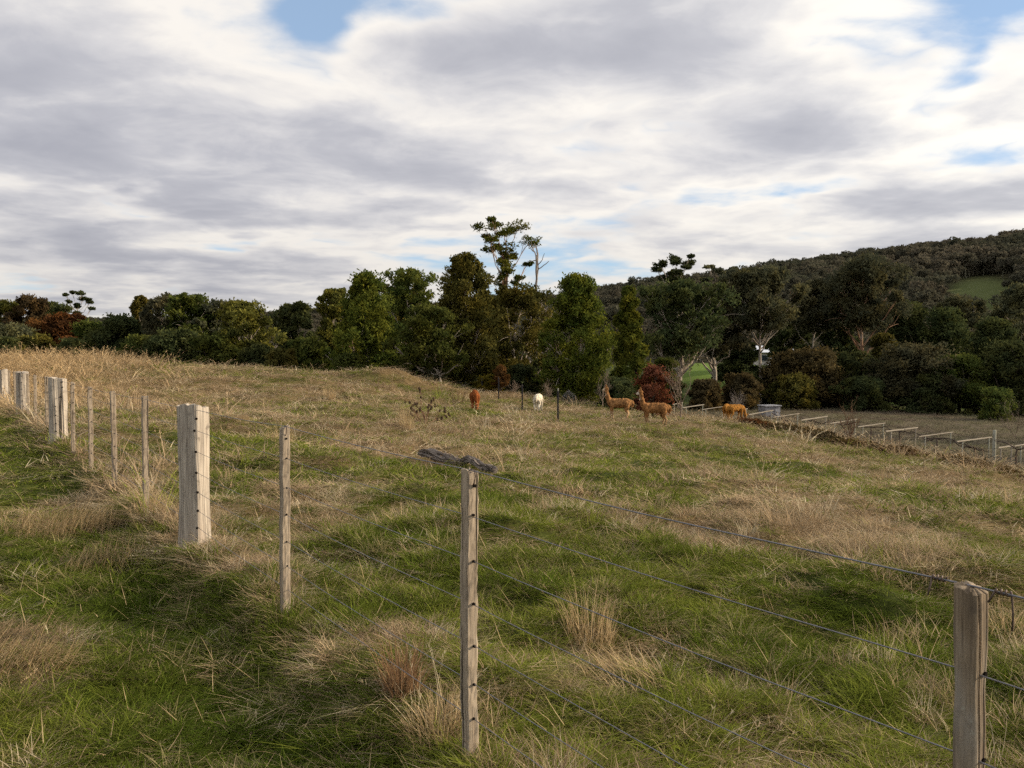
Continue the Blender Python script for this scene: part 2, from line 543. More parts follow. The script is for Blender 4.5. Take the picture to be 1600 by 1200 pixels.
def mat_blade(name, rough=0.6, trans=0.35):
    """grass blade: colour comes from the tuft it belongs to"""
    m, b, out = new_mat(name)
    c = attr(b, 'col', 'INSTANCER').outputs['Color']
    v = attr(b, 'v').outputs['Fac']
    k = b.m('MULTIPLY_ADD', v, 0.9, 0.55)
    col = b.v('SCALE', c, scale=k)
    df = b.n.new('ShaderNodeBsdfDiffuse'); b.l.new(col, df.inputs['Color'])
    tr = b.n.new('ShaderNodeBsdfTranslucent'); b.l.new(col, tr.inputs['Color'])
    mx = b.n.new('ShaderNodeMixShader'); mx.inputs[0].default_value = trans
    b.l.new(df.outputs[0], mx.inputs[1]); b.l.new(tr.outputs[0], mx.inputs[2]); b.l.new(mx.outputs[0], out.inputs['Surface'])
    return m


MAT_BLADE = mat_blade('grass_blade')


def mat_straw(name, c0, c1):
    m, b, out = new_mat(name)
    v = attr(b, 'v').outputs['Fac']
    col = b.mix(v, c0, c1)
    df = b.n.new('ShaderNodeBsdfDiffuse'); b.l.new(col, df.inputs['Color'])
    tr = b.n.new('ShaderNodeBsdfTranslucent'); b.l.new(col, tr.inputs['Color'])
    mx = b.n.new('ShaderNodeMixShader'); mx.inputs[0].default_value = 0.3
    b.l.new(df.outputs[0], mx.inputs[1]); b.l.new(tr.outputs[0], mx.inputs[2]); b.l.new(mx.outputs[0], out.inputs['Surface'])
    return m


STRAW = {'straw': mat_straw('straw', (0.24, 0.165, 0.085), (0.58, 0.45, 0.26)),
         'russet': mat_straw('straw_russet', (0.15, 0.088, 0.046), (0.36, 0.23, 0.13)),
         'fern': mat_straw('dry_bracken', (0.07, 0.045, 0.025), (0.17, 0.11, 0.06))}


def mat_ground():
    m, b, out = new_mat('paddock_soil')
    co = coord(b)
    g = attr(b, 'green').outputs['Fac']; vn = attr(b, 'vine').outputs['Fac']; wd = attr(b, 'wood').outputs['Fac']; st = attr(b, 'straw').outputs['Fac']
    n = b.noise(co, 3.0, 6, 0.65); n2 = b.noise(co, 0.35, 5, 0.6); n3 = b.noise(co, 14.0, 4, 0.6)
    dry = b.mix(n, (0.085, 0.058, 0.028), (0.20, 0.145, 0.072))
    grn = b.mix(n, (0.025, 0.034, 0.008), (0.066, 0.078, 0.018))
    col = b.mix(b.m('ADD', g, b.m('MULTIPLY', b.m('SUBTRACT', n2, 0.5), 0.6), clamp=True), dry, grn)
    vine = b.mix(b.ss(n2, 0.35, 0.65), (0.085, 0.066, 0.052), (0.125, 0.108, 0.070))
    col = b.mix(vn, col, vine)
    wood = b.mix(b.ss(n2, 0.38, 0.62), (0.030, 0.038, 0.012), (0.050, 0.062, 0.016))
    col = b.mix(wd, col, wood)
    col = b.mix(st, col, (0.26, 0.20, 0.085))
    lw = attr(b, 'lawn').outputs['Fac']
    col = b.mix(lw, col, (0.105, 0.160, 0.030))
    principled(b, out, col, 0.95, 0.05, b.m('ADD', n, b.m('MULTIPLY', n3, 0.5)), 0.7, 0.05)
    return m


def mat_wood(name, c_hi, c_lo, stain, scale=1.0, grain=70.0, lichen=0.0):
    """weathered split timber: grain runs along z"""
    m, b, out = new_mat(name)
    co = coord(b)
    wob = b.noise(b.v('MULTIPLY', co, (2.0, 2.0, 1.2)), 2.0 * scale, 2, 0.5, col=True)
    cw = b.v('ADD', co, b.v('SCALE', b.v('SUBTRACT', wob, (0.5, 0.5, 0.5)), scale=0.03))
    g1 = b.noise(b.v('MULTIPLY', cw, (1, 1, 0.045)), grain * scale, 5, 0.65)
    g2 = b.noise(b.v('MULTIPLY', cw, (1, 1, 0.03)), grain * 2.7 * scale, 3, 0.6)
    big = b.noise(b.v('MULTIPLY', co, (1, 1, 0.35)), 5.0 * scale, 4, 0.6)
    col = b.mix(b.ss(g1, 0.3, 0.68), c_lo, c_hi)
    col = b.mix(b.m('MULTIPLY', b.ss(g2, 0.58, 0.74), 0.6), col, tuple(0.35 * q for q in c_lo))
    col = b.mix(b.m('MULTIPLY', b.ss(big, 0.5, 0.75), 0.65), col, stain)
    crack = b.ss(b.noise(b.v('MULTIPLY', cw, (1, 1, 0.02)), grain * 0.45 * scale, 2, 0.5), 0.63, 0.68)
    col = b.mix(b.m('MULTIPLY', crack, 0.85), col, (0.03, 0.024, 0.018))
    if lichen:
        sp = b.m('MULTIPLY', b.ss(b.noise(co, 42.0, 4, 0.7), 0.60, 0.66), b.ss(b.noise(co, 6.0, 3, 0.6), 0.48, 0.62))
        col = b.mix(b.m('MULTIPLY', sp, lichen), col, (0.40, 0.42, 0.36))
        dk = b.m('MULTIPLY', b.ss(b.noise(co, 13.0, 5, 0.65), 0.55, 0.72), 0.55)
        col = b.mix(dk, col, (0.075, 0.062, 0.050))
    h = b.m('SUBTRACT', b.m('ADD', g1, b.m('MULTIPLY', g2, 0.5)), b.m('MULTIPLY', crack, 1.2))
    principled(b, out, col, 0.88, 0.12, h, 0.7, 0.004)
    return m


M_POST = mat_wood('timber_weathered_pale', (0.46, 0.41, 0.345), (0.22, 0.19, 0.16), (0.31, 0.25, 0.20), 0.6, lichen=0.5)
M_BATTEN = mat_wood('timber_batten', (0.40, 0.33, 0.25), (0.18, 0.145, 0.11), (0.25, 0.205, 0.16), 1.0, lichen=0.25)
M_OLD = mat_wood('timber_old_cracked', (0.30, 0.235, 0.165), (0.10, 0.075, 0.052), (0.30, 0.28, 0.25), 1.0, lichen=0.3)
M_LOG = mat_wood('timber_log', (0.27, 0.23, 0.20), (0.10, 0.082, 0.07), (0.15, 0.11, 0.085), 0.7)
M_RAIL = mat_wood('timber_rail', (0.36, 0.325, 0.27), (0.20, 0.175, 0.14), (0.36, 0.33, 0.28), 0.4)


def mat_plain(name, c, rough=0.6, spec=0.3, metal=0.0, nscale=20.0, nv=0.3):
    m, b, out = new_mat(name)
    n = b.noise(coord(b), nscale, 4, 0.6)
    col = b.mix(n, tuple(q * (1 - nv) for q in c), tuple(min(1, q * (1 + nv)) for q in c))
    p = principled(b, out, col, rough, spec, n, 0.2, 0.003)
    p.inputs['Metallic'].default_value = metal
    return m


M_WIRE = mat_plain('galvanised_wire', (0.15, 0.15, 0.17), 0.5, 0.5, 0.35, 60, 0.6)
M_TIE = mat_plain('rusty_tie_wire', (0.10, 0.07, 0.055), 0.6, 0.4, 0.3, 80)
M_HOLE_SHADE = mat_plain('hole_shade', (0.012, 0.010, 0.009), 0.95, 0.02)  # near black, paints in the shade inside the wire holes
M_STEEL = mat_plain('painted_steel_picket', (0.030, 0.028, 0.032), 0.6, 0.3, 0.2)
M_PALEPOST = mat_plain('treated_post', (0.27, 0.27, 0.22), 0.8, 0.1, 0, 9, 0.25)
M_VINE = mat_bark('bark_vine', (0.10, 0.075, 0.058), (0.055, 0.042, 0.034), (0.13, 0.10, 0.08))
M_TIN = mat_plain('weathered_tin', (0.24, 0.24, 0.26), 0.55, 0.4, 0.25, 3, 0.2)
M_TINROOF = mat_plain('pale_tin_roof', (0.30, 0.31, 0.34), 0.45, 0.4, 0.1, 2, 0.1)
M_WALLP = mat_plain('rendered_wall', (0.45, 0.42, 0.38), 0.9, 0.1, 0, 2, 0.12)
M_GLASS = mat_plain('window_glass', (0.03, 0.04, 0.05), 0.1, 0.5, 0, 2, 0.1)
M_NET = mat_plain('tree_guard_mesh', (0.17, 0.16, 0.155), 0.7, 0.2, 0, 30, 0.2)
M_EYE = mat_plain('dark_eye', (0.01, 0.008, 0.007), 0.2, 0.5)


# ------------------------------------------------------------------ ground sheet
def build_ground():
    th = np.concatenate([np.linspace(-46, 46, 400), np.linspace(46, 314, 90)[1:-1]]) * math.pi / 180
    nr = 520
    rr = np.concatenate([[0.0], np.geomspace(0.25, 1640, nr - 1)])
    A, D = np.meshgrid(th, rr)
    x = np.sin(A) * D; y = np.cos(A) * D
    xf, yf = x.ravel(), y.ravel()
    z = ground(xf, yf)
    na = len(th)
    i = np.arange(nr - 1)[:, None] * na; j = np.arange(na)[None, :]; k = (j + 1) % na
    q = np.stack([i + j, i + na + j, i + na + k, i + k], -1).reshape(-1, 4)
    d = np.hypot(xf, yf)
    vn = vine_map(xf, yf)
    wood = sstep(yf, 62, 72) * (1 - vn * (1 - sstep(yf, 92, 99))) * (1 - sstep(np.hypot(xf + 70, yf - 60), 34, 30) * 0)
    wood = np.maximum(wood, sstep(-xf, 80, 90))
    # a straw paddock with its sunlight painted in, seen through the trees on the left, a lawn beyond the creek
    sx, sy = at(495, 492, 230)[:2]
    straw = np.exp(-(((xf - sx) / 16) ** 2 + ((yf - sy) / 35) ** 2) ** 2)
    lx, ly = at(1112, 575, 140)[:2]
    lawn = np.exp(-(((xf - lx) / 9) ** 2 + ((yf - ly) / 32) ** 2) ** 2)
    lx2, ly2 = at(1460, 648, 100)[:2]
    lawn = np.maximum(lawn, 0.55 * np.exp(-(((xf - lx2) / 25) ** 2 + ((yf - ly2 - 2) / 5) ** 2)))
    me = mesh_np('paddock', np.stack([xf, yf, z], 1), q, mat_ground(), True,
                 {'green': ('FLOAT', green_map(xf, yf)), 'vine': ('FLOAT', vn), 'wood': ('FLOAT', wood), 'straw': ('FLOAT', straw), 'lawn': ('FLOAT', lawn)})
    o = obj('ground', me)
    tag(o, 'gently falling paddock of matted dry and green grass', None, None, 'structure')


build_ground()


# ------------------------------------------------------------------ grass tufts, instanced on points
def blade_strip(base, az, length, width, bend, segs=3, twist=0.0, lean0=0.0):
    """one blade: vertices of a tapering strip that bends over toward az"""
    t = np.linspace(0, 1, segs + 1)
    ang = lean0 + bend * t
    ds = length / segs
    hx = np.concatenate([[0], np.cumsum(np.sin(ang[:-1] + bend / segs / 2) * ds)])
    hz = np.concatenate([[0], np.cumsum(np.cos(ang[:-1] + bend / segs / 2) * ds)])
    ca, sa = math.cos(az), math.sin(az)
    c = np.stack([base[0] + hx * ca, base[1] + hx * sa, base[2] + hz], 1)
    side = np.array([-math.sin(az + twist), math.cos(az + twist), 0])
    w = width * (1 - 0.9 * t ** 1.6) * 0.5
    v = np.concatenate([c - side * w[:, None], c + side * w[:, None]])
    n = segs + 1
    q = [[i, n + i, n + i + 1, i + 1] for i in range(segs)]
    return v, q


def tuft_mesh(name, seed, n, rad, len_r, width, bend_r, lean_r, segs=3, wind=None, head=0.0):
    r = random.Random(seed)
    mb = MB(); vs = []
    for _ in range(n):
        a = r.uniform(0, 2 * math.pi); d = rad * math.sqrt(r.random())
        base = (d * math.cos(a), d * math.sin(a), -0.015)
        az = a + r.gauss(0, 0.9) if wind is None else r.gauss(wind, 0.55)
        L = r.uniform(*len_r)
        v, q = blade_strip(base, az, L, width * r.uniform(0.6, 1.3), r.uniform(*bend_r), segs, r.uniform(-0.9, 0.9), r.uniform(*lean_r))
        mb.add(v, q); vs += [r.random()] * len(v)
        if head and r.random() < head:
            tip = v[segs]; dirv = v[segs] - v[segs - 1]; dirv = dirv / (np.linalg.norm(dirv) + 1e-9)
            for _k in range(5):
                o = tip - dirv * r.uniform(0, 0.12)
                e = o + dirv * 0.03 + np.array([r.uniform(-1, 1), r.uniform(-1, 1), r.uniform(-.5, 1)]) * 0.018
                s = np.array([0.004, 0.003, 0])
                mb.add([o, o + s, e, e - s * 0.5], [[0, 1, 2, 3]]); vs += [0.9] * 4
    return mb.mesh(name, MAT_BLADE, False, {'v': ('FLOAT', np.array(vs))})


def proto_collection(name, meshes):
    c = bpy.data.collections.new(name)
    for i, me in enumerate(meshes):
        o = bpy.data.objects.new('%s_%02d' % (name, i), me)
        c.objects.link(o)
    return c


def scatter_group(coll):
    ng = bpy.data.node_groups.new('scatter_' + coll.name, 'GeometryNodeTree')
    ng.interface.new_socket('Geometry', in_out='INPUT', socket_type='NodeSocketGeometry')
    ng.interface.new_socket('Geometry', in_out='OUTPUT', socket_type='NodeSocketGeometry')
    gi = ng.nodes.new('NodeGroupInput'); go = ng.nodes.new('NodeGroupOutput')
    iop = ng.nodes.new('GeometryNodeInstanceOnPoints')
    ci = ng.nodes.new('GeometryNodeCollectionInfo'); ci.inputs['Collection'].default_value = coll
    ci.inputs['Separate Children'].default_value = True; ci.inputs['Reset Children'].default_value = True
    iop.inputs['Pick Instance'].default_value = True

    def na(name, typ):
        n = ng.nodes.new('GeometryNodeInputNamedAttribute'); n.data_type = typ; n.inputs['Name'].default_value = name
        return n.outputs['Attribute']
    e2r = ng.nodes.new('FunctionNodeEulerToRotation')
    L = ng.links.new
    L(gi.outputs[0], iop.inputs['Points']); L(ci.outputs[0], iop.inputs['Instance'])
    L(na('idx', 'INT'), iop.inputs['Instance Index']); L(na('rot', 'FLOAT_VECTOR'), e2r.inputs[0]); L(e2r.outputs[0], iop.inputs['Rotation'])
    L(na('scl', 'FLOAT_VECTOR'), iop.inputs['Scale']); L(iop.outputs[0], go.inputs[0])
    return ng


def scatter(name, coll, pos, rot, scl, idx, colr, label, cat):
    me = mesh_np(name, pos, [], None, False, {'rot': ('FLOAT_VECTOR', rot), 'scl': ('FLOAT_VECTOR', scl), 'idx': ('INT', idx), 'col': ('FLOAT_COLOR', colr)})
    o = obj(name, me)
    m = o.modifiers.new('scatter', 'NODES'); m.node_group = scatter_group(coll)
    tag(o, label, cat, None, 'stuff')
    return o


WIND = 2.6     # the dry stalks lean this way (radians from +x)
def near_and_far(specs):
    """fine tufts for the near turf, then the same kinds with fewer, broader blades for the distance"""
    out = []
    for far in (0, 1):
        for (nm, seed, cnt, n, rad, lr, w, br, lnr, kw) in specs:
            for i in range(cnt):
                out.append(tuft_mesh(nm, seed + i, int(n * 0.42) if far else n, rad, lr, w * (1.75 if far else 1), br, lnr, 2 if far else 3, **kw))
    return out


GREEN = near_and_far([('green_tuft', 100, 6, 38, 0.095, (0.05, 0.15), 0.0052, (0.3, 1.5), (0.0, 0.7), {}),
                      ('green_long', 120, 4, 38, 0.09, (0.14, 0.26), 0.0058, (0.6, 1.9), (0.0, 0.6), {})])
DRY = near_and_far([('matted_straw', 200, 6, 34, 0.13, (0.08, 0.25), 0.0040, (0.0, 0.9), (0.6, 1.4), {}),
                    ('upright_straw', 220, 5, 36, 0.10, (0.08, 0.30), 0.0042, (0.1, 1.3), (0.0, 0.55), {}),
                    ('seeding_straw', 240, 4, 24, 0.12, (0.35, 0.70), 0.0048, (0.1, 0.7), (0.0, 0.4), {'head': 0.6})])
C_GREEN = proto_collection('green_tufts', GREEN)
C_DRY = proto_collection('dry_tufts', DRY)
LUSH, OLIVE_G = np.array([0.084, 0.117, 0.017]), np.array([0.180, 0.205, 0.035])
STRAW_A, STRAW_B, STRAW_C, GOLD = np.array([0.44, 0.336, 0.210]), np.array([0.28, 0.205, 0.128]), np.array([0.53, 0.45, 0.31]), np.array([0.48, 0.345, 0.185])


def sample_points(n, d0, d1, pw, a0=-40, a1=40):
    """random points whose density falls off with distance"""
    u = rng.random(n)
    e = 2 - pw
    d = (d0 ** e + u * (d1 ** e - d0 ** e)) ** (1 / e)
    a = np.radians(rng.uniform(a0, a1, n))
    return np.sin(a) * d, np.cos(a) * d, d


LOG_A, LOG_C = hit(658, 718), hit(774, 746)


def log_clear(x, y):
    """grass is short against the fallen log"""
    ab = LOG_C[:2] - LOG_A[:2]; L2 = ab @ ab
    t = np.clip(((x - LOG_A[0]) * ab[0] + (y - LOG_A[1]) * ab[1]) / L2, 0, 1)
    dd = np.hypot(x - LOG_A[0] - t * ab[0], y - LOG_A[1] - t * ab[1] + 0.12)
    return 0.30 + 0.70 * sstep(dd, 0.2, 0.5)


def build_grass():
    # --- green grass
    n = 62000
    x, y, d = sample_points(n, 1.3, 66, 1.62)
    g = green_map(x, y); vn = vine_map(x, y)
    keep = (rng.random(n) < np.clip(g * 1.35 + 0.06, 0, 1)) & (vn < 0.5) & (y < 64)
    x, y, d, g = x[keep], y[keep], d[keep], g[keep]
    m = len(x); s = fence_s(x, y)
    k = np.clip(d / 5.0, 0.9, 99) ** 0.62
    lush = np.exp(-((s + 0.7) / 0.6) ** 2) * sstep(d, 12, 6)
    sz = k * rng.uniform(0.65, 1.2, m)
    hz = (0.20 + 0.50 * sstep(fbm(x, y, 0.9, 3, 77), 0.3, 0.8) + 0.06 * lush) * rng.uniform(0.75, 1.2, m) * (1 - 0.22 * sstep(-s, 0.2, 0.7)) * (1 + 0.12 * (k - 1))
    idx = np.where(rng.random(m) < 0.26 + 0.2 * lush, rng.integers(6, 10, m), rng.integers(0, 6, m))
    idx = np.where(d > 11, idx + 10, idx)
    hz = hz * log_clear(x, y)
    hue = np.clip(fbm(x, y, 0.8, 3, 91) * 1.7 - 0.30 + rng.normal(0, 0.22, m) - 0.45 * lush + 0.25 * sstep(d, 8, 25), 0, 1)
    c = LUSH * (1 - hue[:, None]) + OLIVE_G * hue[:, None]
    c = c * rng.uniform(0.75, 1.25, (m, 1))
    tired = rng.random(m) < 0.15
    c[tired] = c[tired] * 0.5 + STRAW_A * 0.45
    scatter('grass', C_GREEN, np.stack([x, y, ground(x, y)], 1), np.stack([rng.normal(0, 0.12, m), rng.normal(0, 0.12, m), rng.uniform(0, 6.28, m)], 1),
            np.stack([sz, sz, hz], 1), idx, c, 'short green grass growing in patches across the paddock and track', 'grass')
    # --- dry grass
    n = 66000
    x, y, d = sample_points(n, 1.3, 70, 1.45)
    g = green_map(x, y); vn = vine_map(x, y); s = fence_s(x, y)
    keep = (rng.random(n) < np.clip(0.94 - g * 0.88, 0.12, 1)) & (vn < 0.6) & (y < 66)
    x, y, d, g, s = x[keep], y[keep], d[keep], g[keep], s[keep]
    m = len(x)
    k = np.clip(d / 5.0, 0.9, 99) ** 0.60
    crest = sstep(x + 0.35 * y, 3, -9) * sstep(y, 18, 32)
    edge = sstep(x * 0.93 + y * 0.37, 24, 29.5) * sstep(y, 24, 32)
    under = np.exp(-((s - 0.10) / 0.15) ** 2) * (0.45 + 0.55 * sstep(d, 4.5, 7.5))
    bush = sstep(fbm(x, y, 0.45, 3, 131) * 0.5 + fbm(x, y, 1.3, 2, 133) * 0.5, 0.48, 0.64)
    r = rng.random(m)
    typ = np.where(r < 0.66 - 0.30 * under - 0.3 * crest, 0, 1)
    tall = rng.random(m) < (0.0025 + 0.45 * crest + 0.03 * under + 0.02 * bush * sstep(d, 6, 14) + 0.38 * edge)
    idx = np.where(typ == 0, rng.integers(0, 6, m), rng.integers(6, 11, m))
    idx = np.where(tall, rng.integers(11, 15, m), idx)
    sz = k * rng.uniform(0.65, 1.15, m)
    hz = (0.22 + 0.62 * bush * sstep(s, -0.9, 0.6) + 0.20 * under + 0.25 * crest) * rng.uniform(0.7, 1.25, m) * (1 + 0.10 * (k - 1))
    for (apx, aY) in ((1020, 41), (966, 44.2), (742, 42), (841, 48.5), (1136, 48.6), (1150, 47.4), (1024, 39), (968, 42)):
        ax_, ay_ = at(apx, 560, aY)[:2]
        tr_ = np.exp(-(((x - ax_) / 1.1) ** 2 + ((y - ay_) / 1.3) ** 2))
        hz = hz * (1 - 0.8 * np.minimum(tr_ * 1.6, 1))
        idx = np.where((tr_ > 0.4) & (idx >= 11), 7, idx)
    hz = hz * log_clear(x, y)
    wind = WIND + 2.4 * (fbm(x, y, 0.35, 2, 61) - 0.5) * 2
    rz = np.where(idx < 6, wind + rng.normal(0, 1.2, m), rng.uniform(0, 6.28, m))
    idx = np.where(d > 11, idx + 15, idx)
    w = np.clip(fbm(x, y, 0.7, 3, 151) * 2.0 - 0.5 + rng.normal(0, 0.2, m), 0, 1)[:, None]
    c = STRAW_B * (1 - w) + STRAW_A * w
    pale = (rng.random(m) < 0.16)[:, None]
    c = np.where(pale, STRAW_C, c)
    c = c * (1 - crest[:, None] * 0.8) + GOLD * crest[:, None] * 0.8
    c = c * rng.uniform(0.7, 1.25, (m, 1))
    grn = ((rng.random(m) < 0.18 * g))[:, None]
    c = np.where(grn, OLIVE_G * 1.1, c)
    scatter('dry_grass', C_DRY, np.stack([x, y, ground(x, y)], 1), np.stack([rng.normal(0, 0.12, m), rng.normal(0, 0.12, m), rz], 1),
            np.stack([sz, sz, hz], 1), idx, c, 'matted straw coloured dry grass over the paddock', 'dry grass')
    # --- rank dull grass on the vineyard flat
    n = 22000
    x = rng.uniform(5, 75, n); y = rng.uniform(28, 104, n)
    keep = (rng.random(n) < vine_map(x, y)) & (np.abs(x / y) < 0.78)
    x, y = x[keep], y[keep]; m = len(x)
    sz = rng.uniform(2.0, 3.6, m); hz = rng.uniform(0.5, 1.1, m)
    idx = np.where(rng.random(m) < 0.25, rng.integers(11, 15, m), rng.integers(6, 11, m))
    hz = np.where(idx >= 11, hz * 0.5, hz); idx = idx + 15
    w = np.clip(fbm(x, y, 0.22, 3, 171) * 2.2 - 0.6 + rng.normal(0, 0.15, m), 0, 1)[:, None]
    c = np.array([0.125, 0.098, 0.078]) * (1 - w) + np.array([0.155, 0.150, 0.090]) * w
    c = c * rng.uniform(0.7, 1.25, (m, 1))
    scatter('vineyard_grass', C_DRY, np.stack([x, y, ground(x, y)], 1), np.stack([rng.normal(0, 0.12, m), rng.normal(0, 0.12, m), rng.uniform(0, 6.28, m)], 1),
            np.stack([sz, sz, hz], 1), idx, c, 'dull grey brown rank grass on the vineyard flat', 'grass')


build_grass()


# ------------------------------------------------------------------ hills
def ridge_mesh(name, prof, d0, d1, mat, seed, amp, nd=60, na=220, z0=-6.0, tmax=1.5):
    """a hill seen end on: prof gives (tangent of azimuth, ridge height, ridge distance)"""
    prof = np.array(prof)
    us = np.linspace(prof[0, 0], prof[-1, 0], na)
    hr = np.interp(us, prof[:, 0], prof[:, 1]); dr = np.interp(us, prof[:, 0], prof[:, 2])
    ts = np.linspace(0, tmax, nd)
    U, T = np.meshgrid(us, ts)
    Dy = d0 + (dr[None, :] - d0) * T
    Y = Dy; X = U * Dy
    prof_h = np.where(T <= 1, sstep(T, -0.25, 1.05) * 1.0, 1 - sstep(T, 0.95, 1.9) * 0.8)
    prof_h = (prof_h - prof_h[0, 0]) / (prof_h.max() - prof_h[0, 0])
    Z = z0 + (hr[None, :] - z0) * prof_h + amp * (fbm(X, Y, 0.011, 4, seed) - 0.5) * np.clip(T * 2, 0, 1)
    i = np.arange(nd - 1)[:, None] * na; j = np.arange(na - 1)[None, :]
    q = np.stack([i + j, i + na + j, i + na + j + 1, i + j + 1], -1).reshape(-1, 4)
    v = np.stack([X.ravel(), Y.ravel(), Z.ravel()], 1)
    return v, q, (us, ts, X, Y, Z)


def mat_hill():
    m, b, out = new_mat('hillside')
    co = coord(b)
    n = b.noise(co, 0.03, 6, 0.6); n2 = b.noise(co, 0.25, 5, 0.6)
    md = attr(b, 'meadow').outputs['Fac']; br = attr(b, 'bare').outputs['Fac']
    col = b.mix(n2, (0.030, 0.028, 0.016), (0.065, 0.056, 0.032))
    mead = b.mix(n2, (0.060, 0.078, 0.024), (0.095, 0.110, 0.040))
    col = b.mix(md, col, mead)
    col = b.mix(br, col, b.mix(n2, (0.13, 0.085, 0.062), (0.20, 0.14, 0.10)))
    principled(b, out, col, 0.95, 0.05, n2, 0.6, 1.0)
    return m


M_HILL = mat_hill()


def up(py, D):
    return CAM_Z + (550 - py - 22) / F * D


def ut(px):
    return (px - 800) / F


HILL = [(ut(700), up(470, 900), 900), (ut(850), up(468, 880), 880), (ut(935), up(452, 860), 860), (ut(1020), up(443, 820), 820), (ut(1130), up(432, 740), 740), (ut(1220), up(417, 690), 690),
        (ut(1300), up(405, 650), 650), (ut(1400), up(396, 620), 620), (ut(1480), up(385, 600), 600), (ut(1600), up(374, 580), 580), (ut(1800), up(350, 560), 560), (ut(2200), up(330, 540), 540), (ut(2900), up(350, 520), 520)]


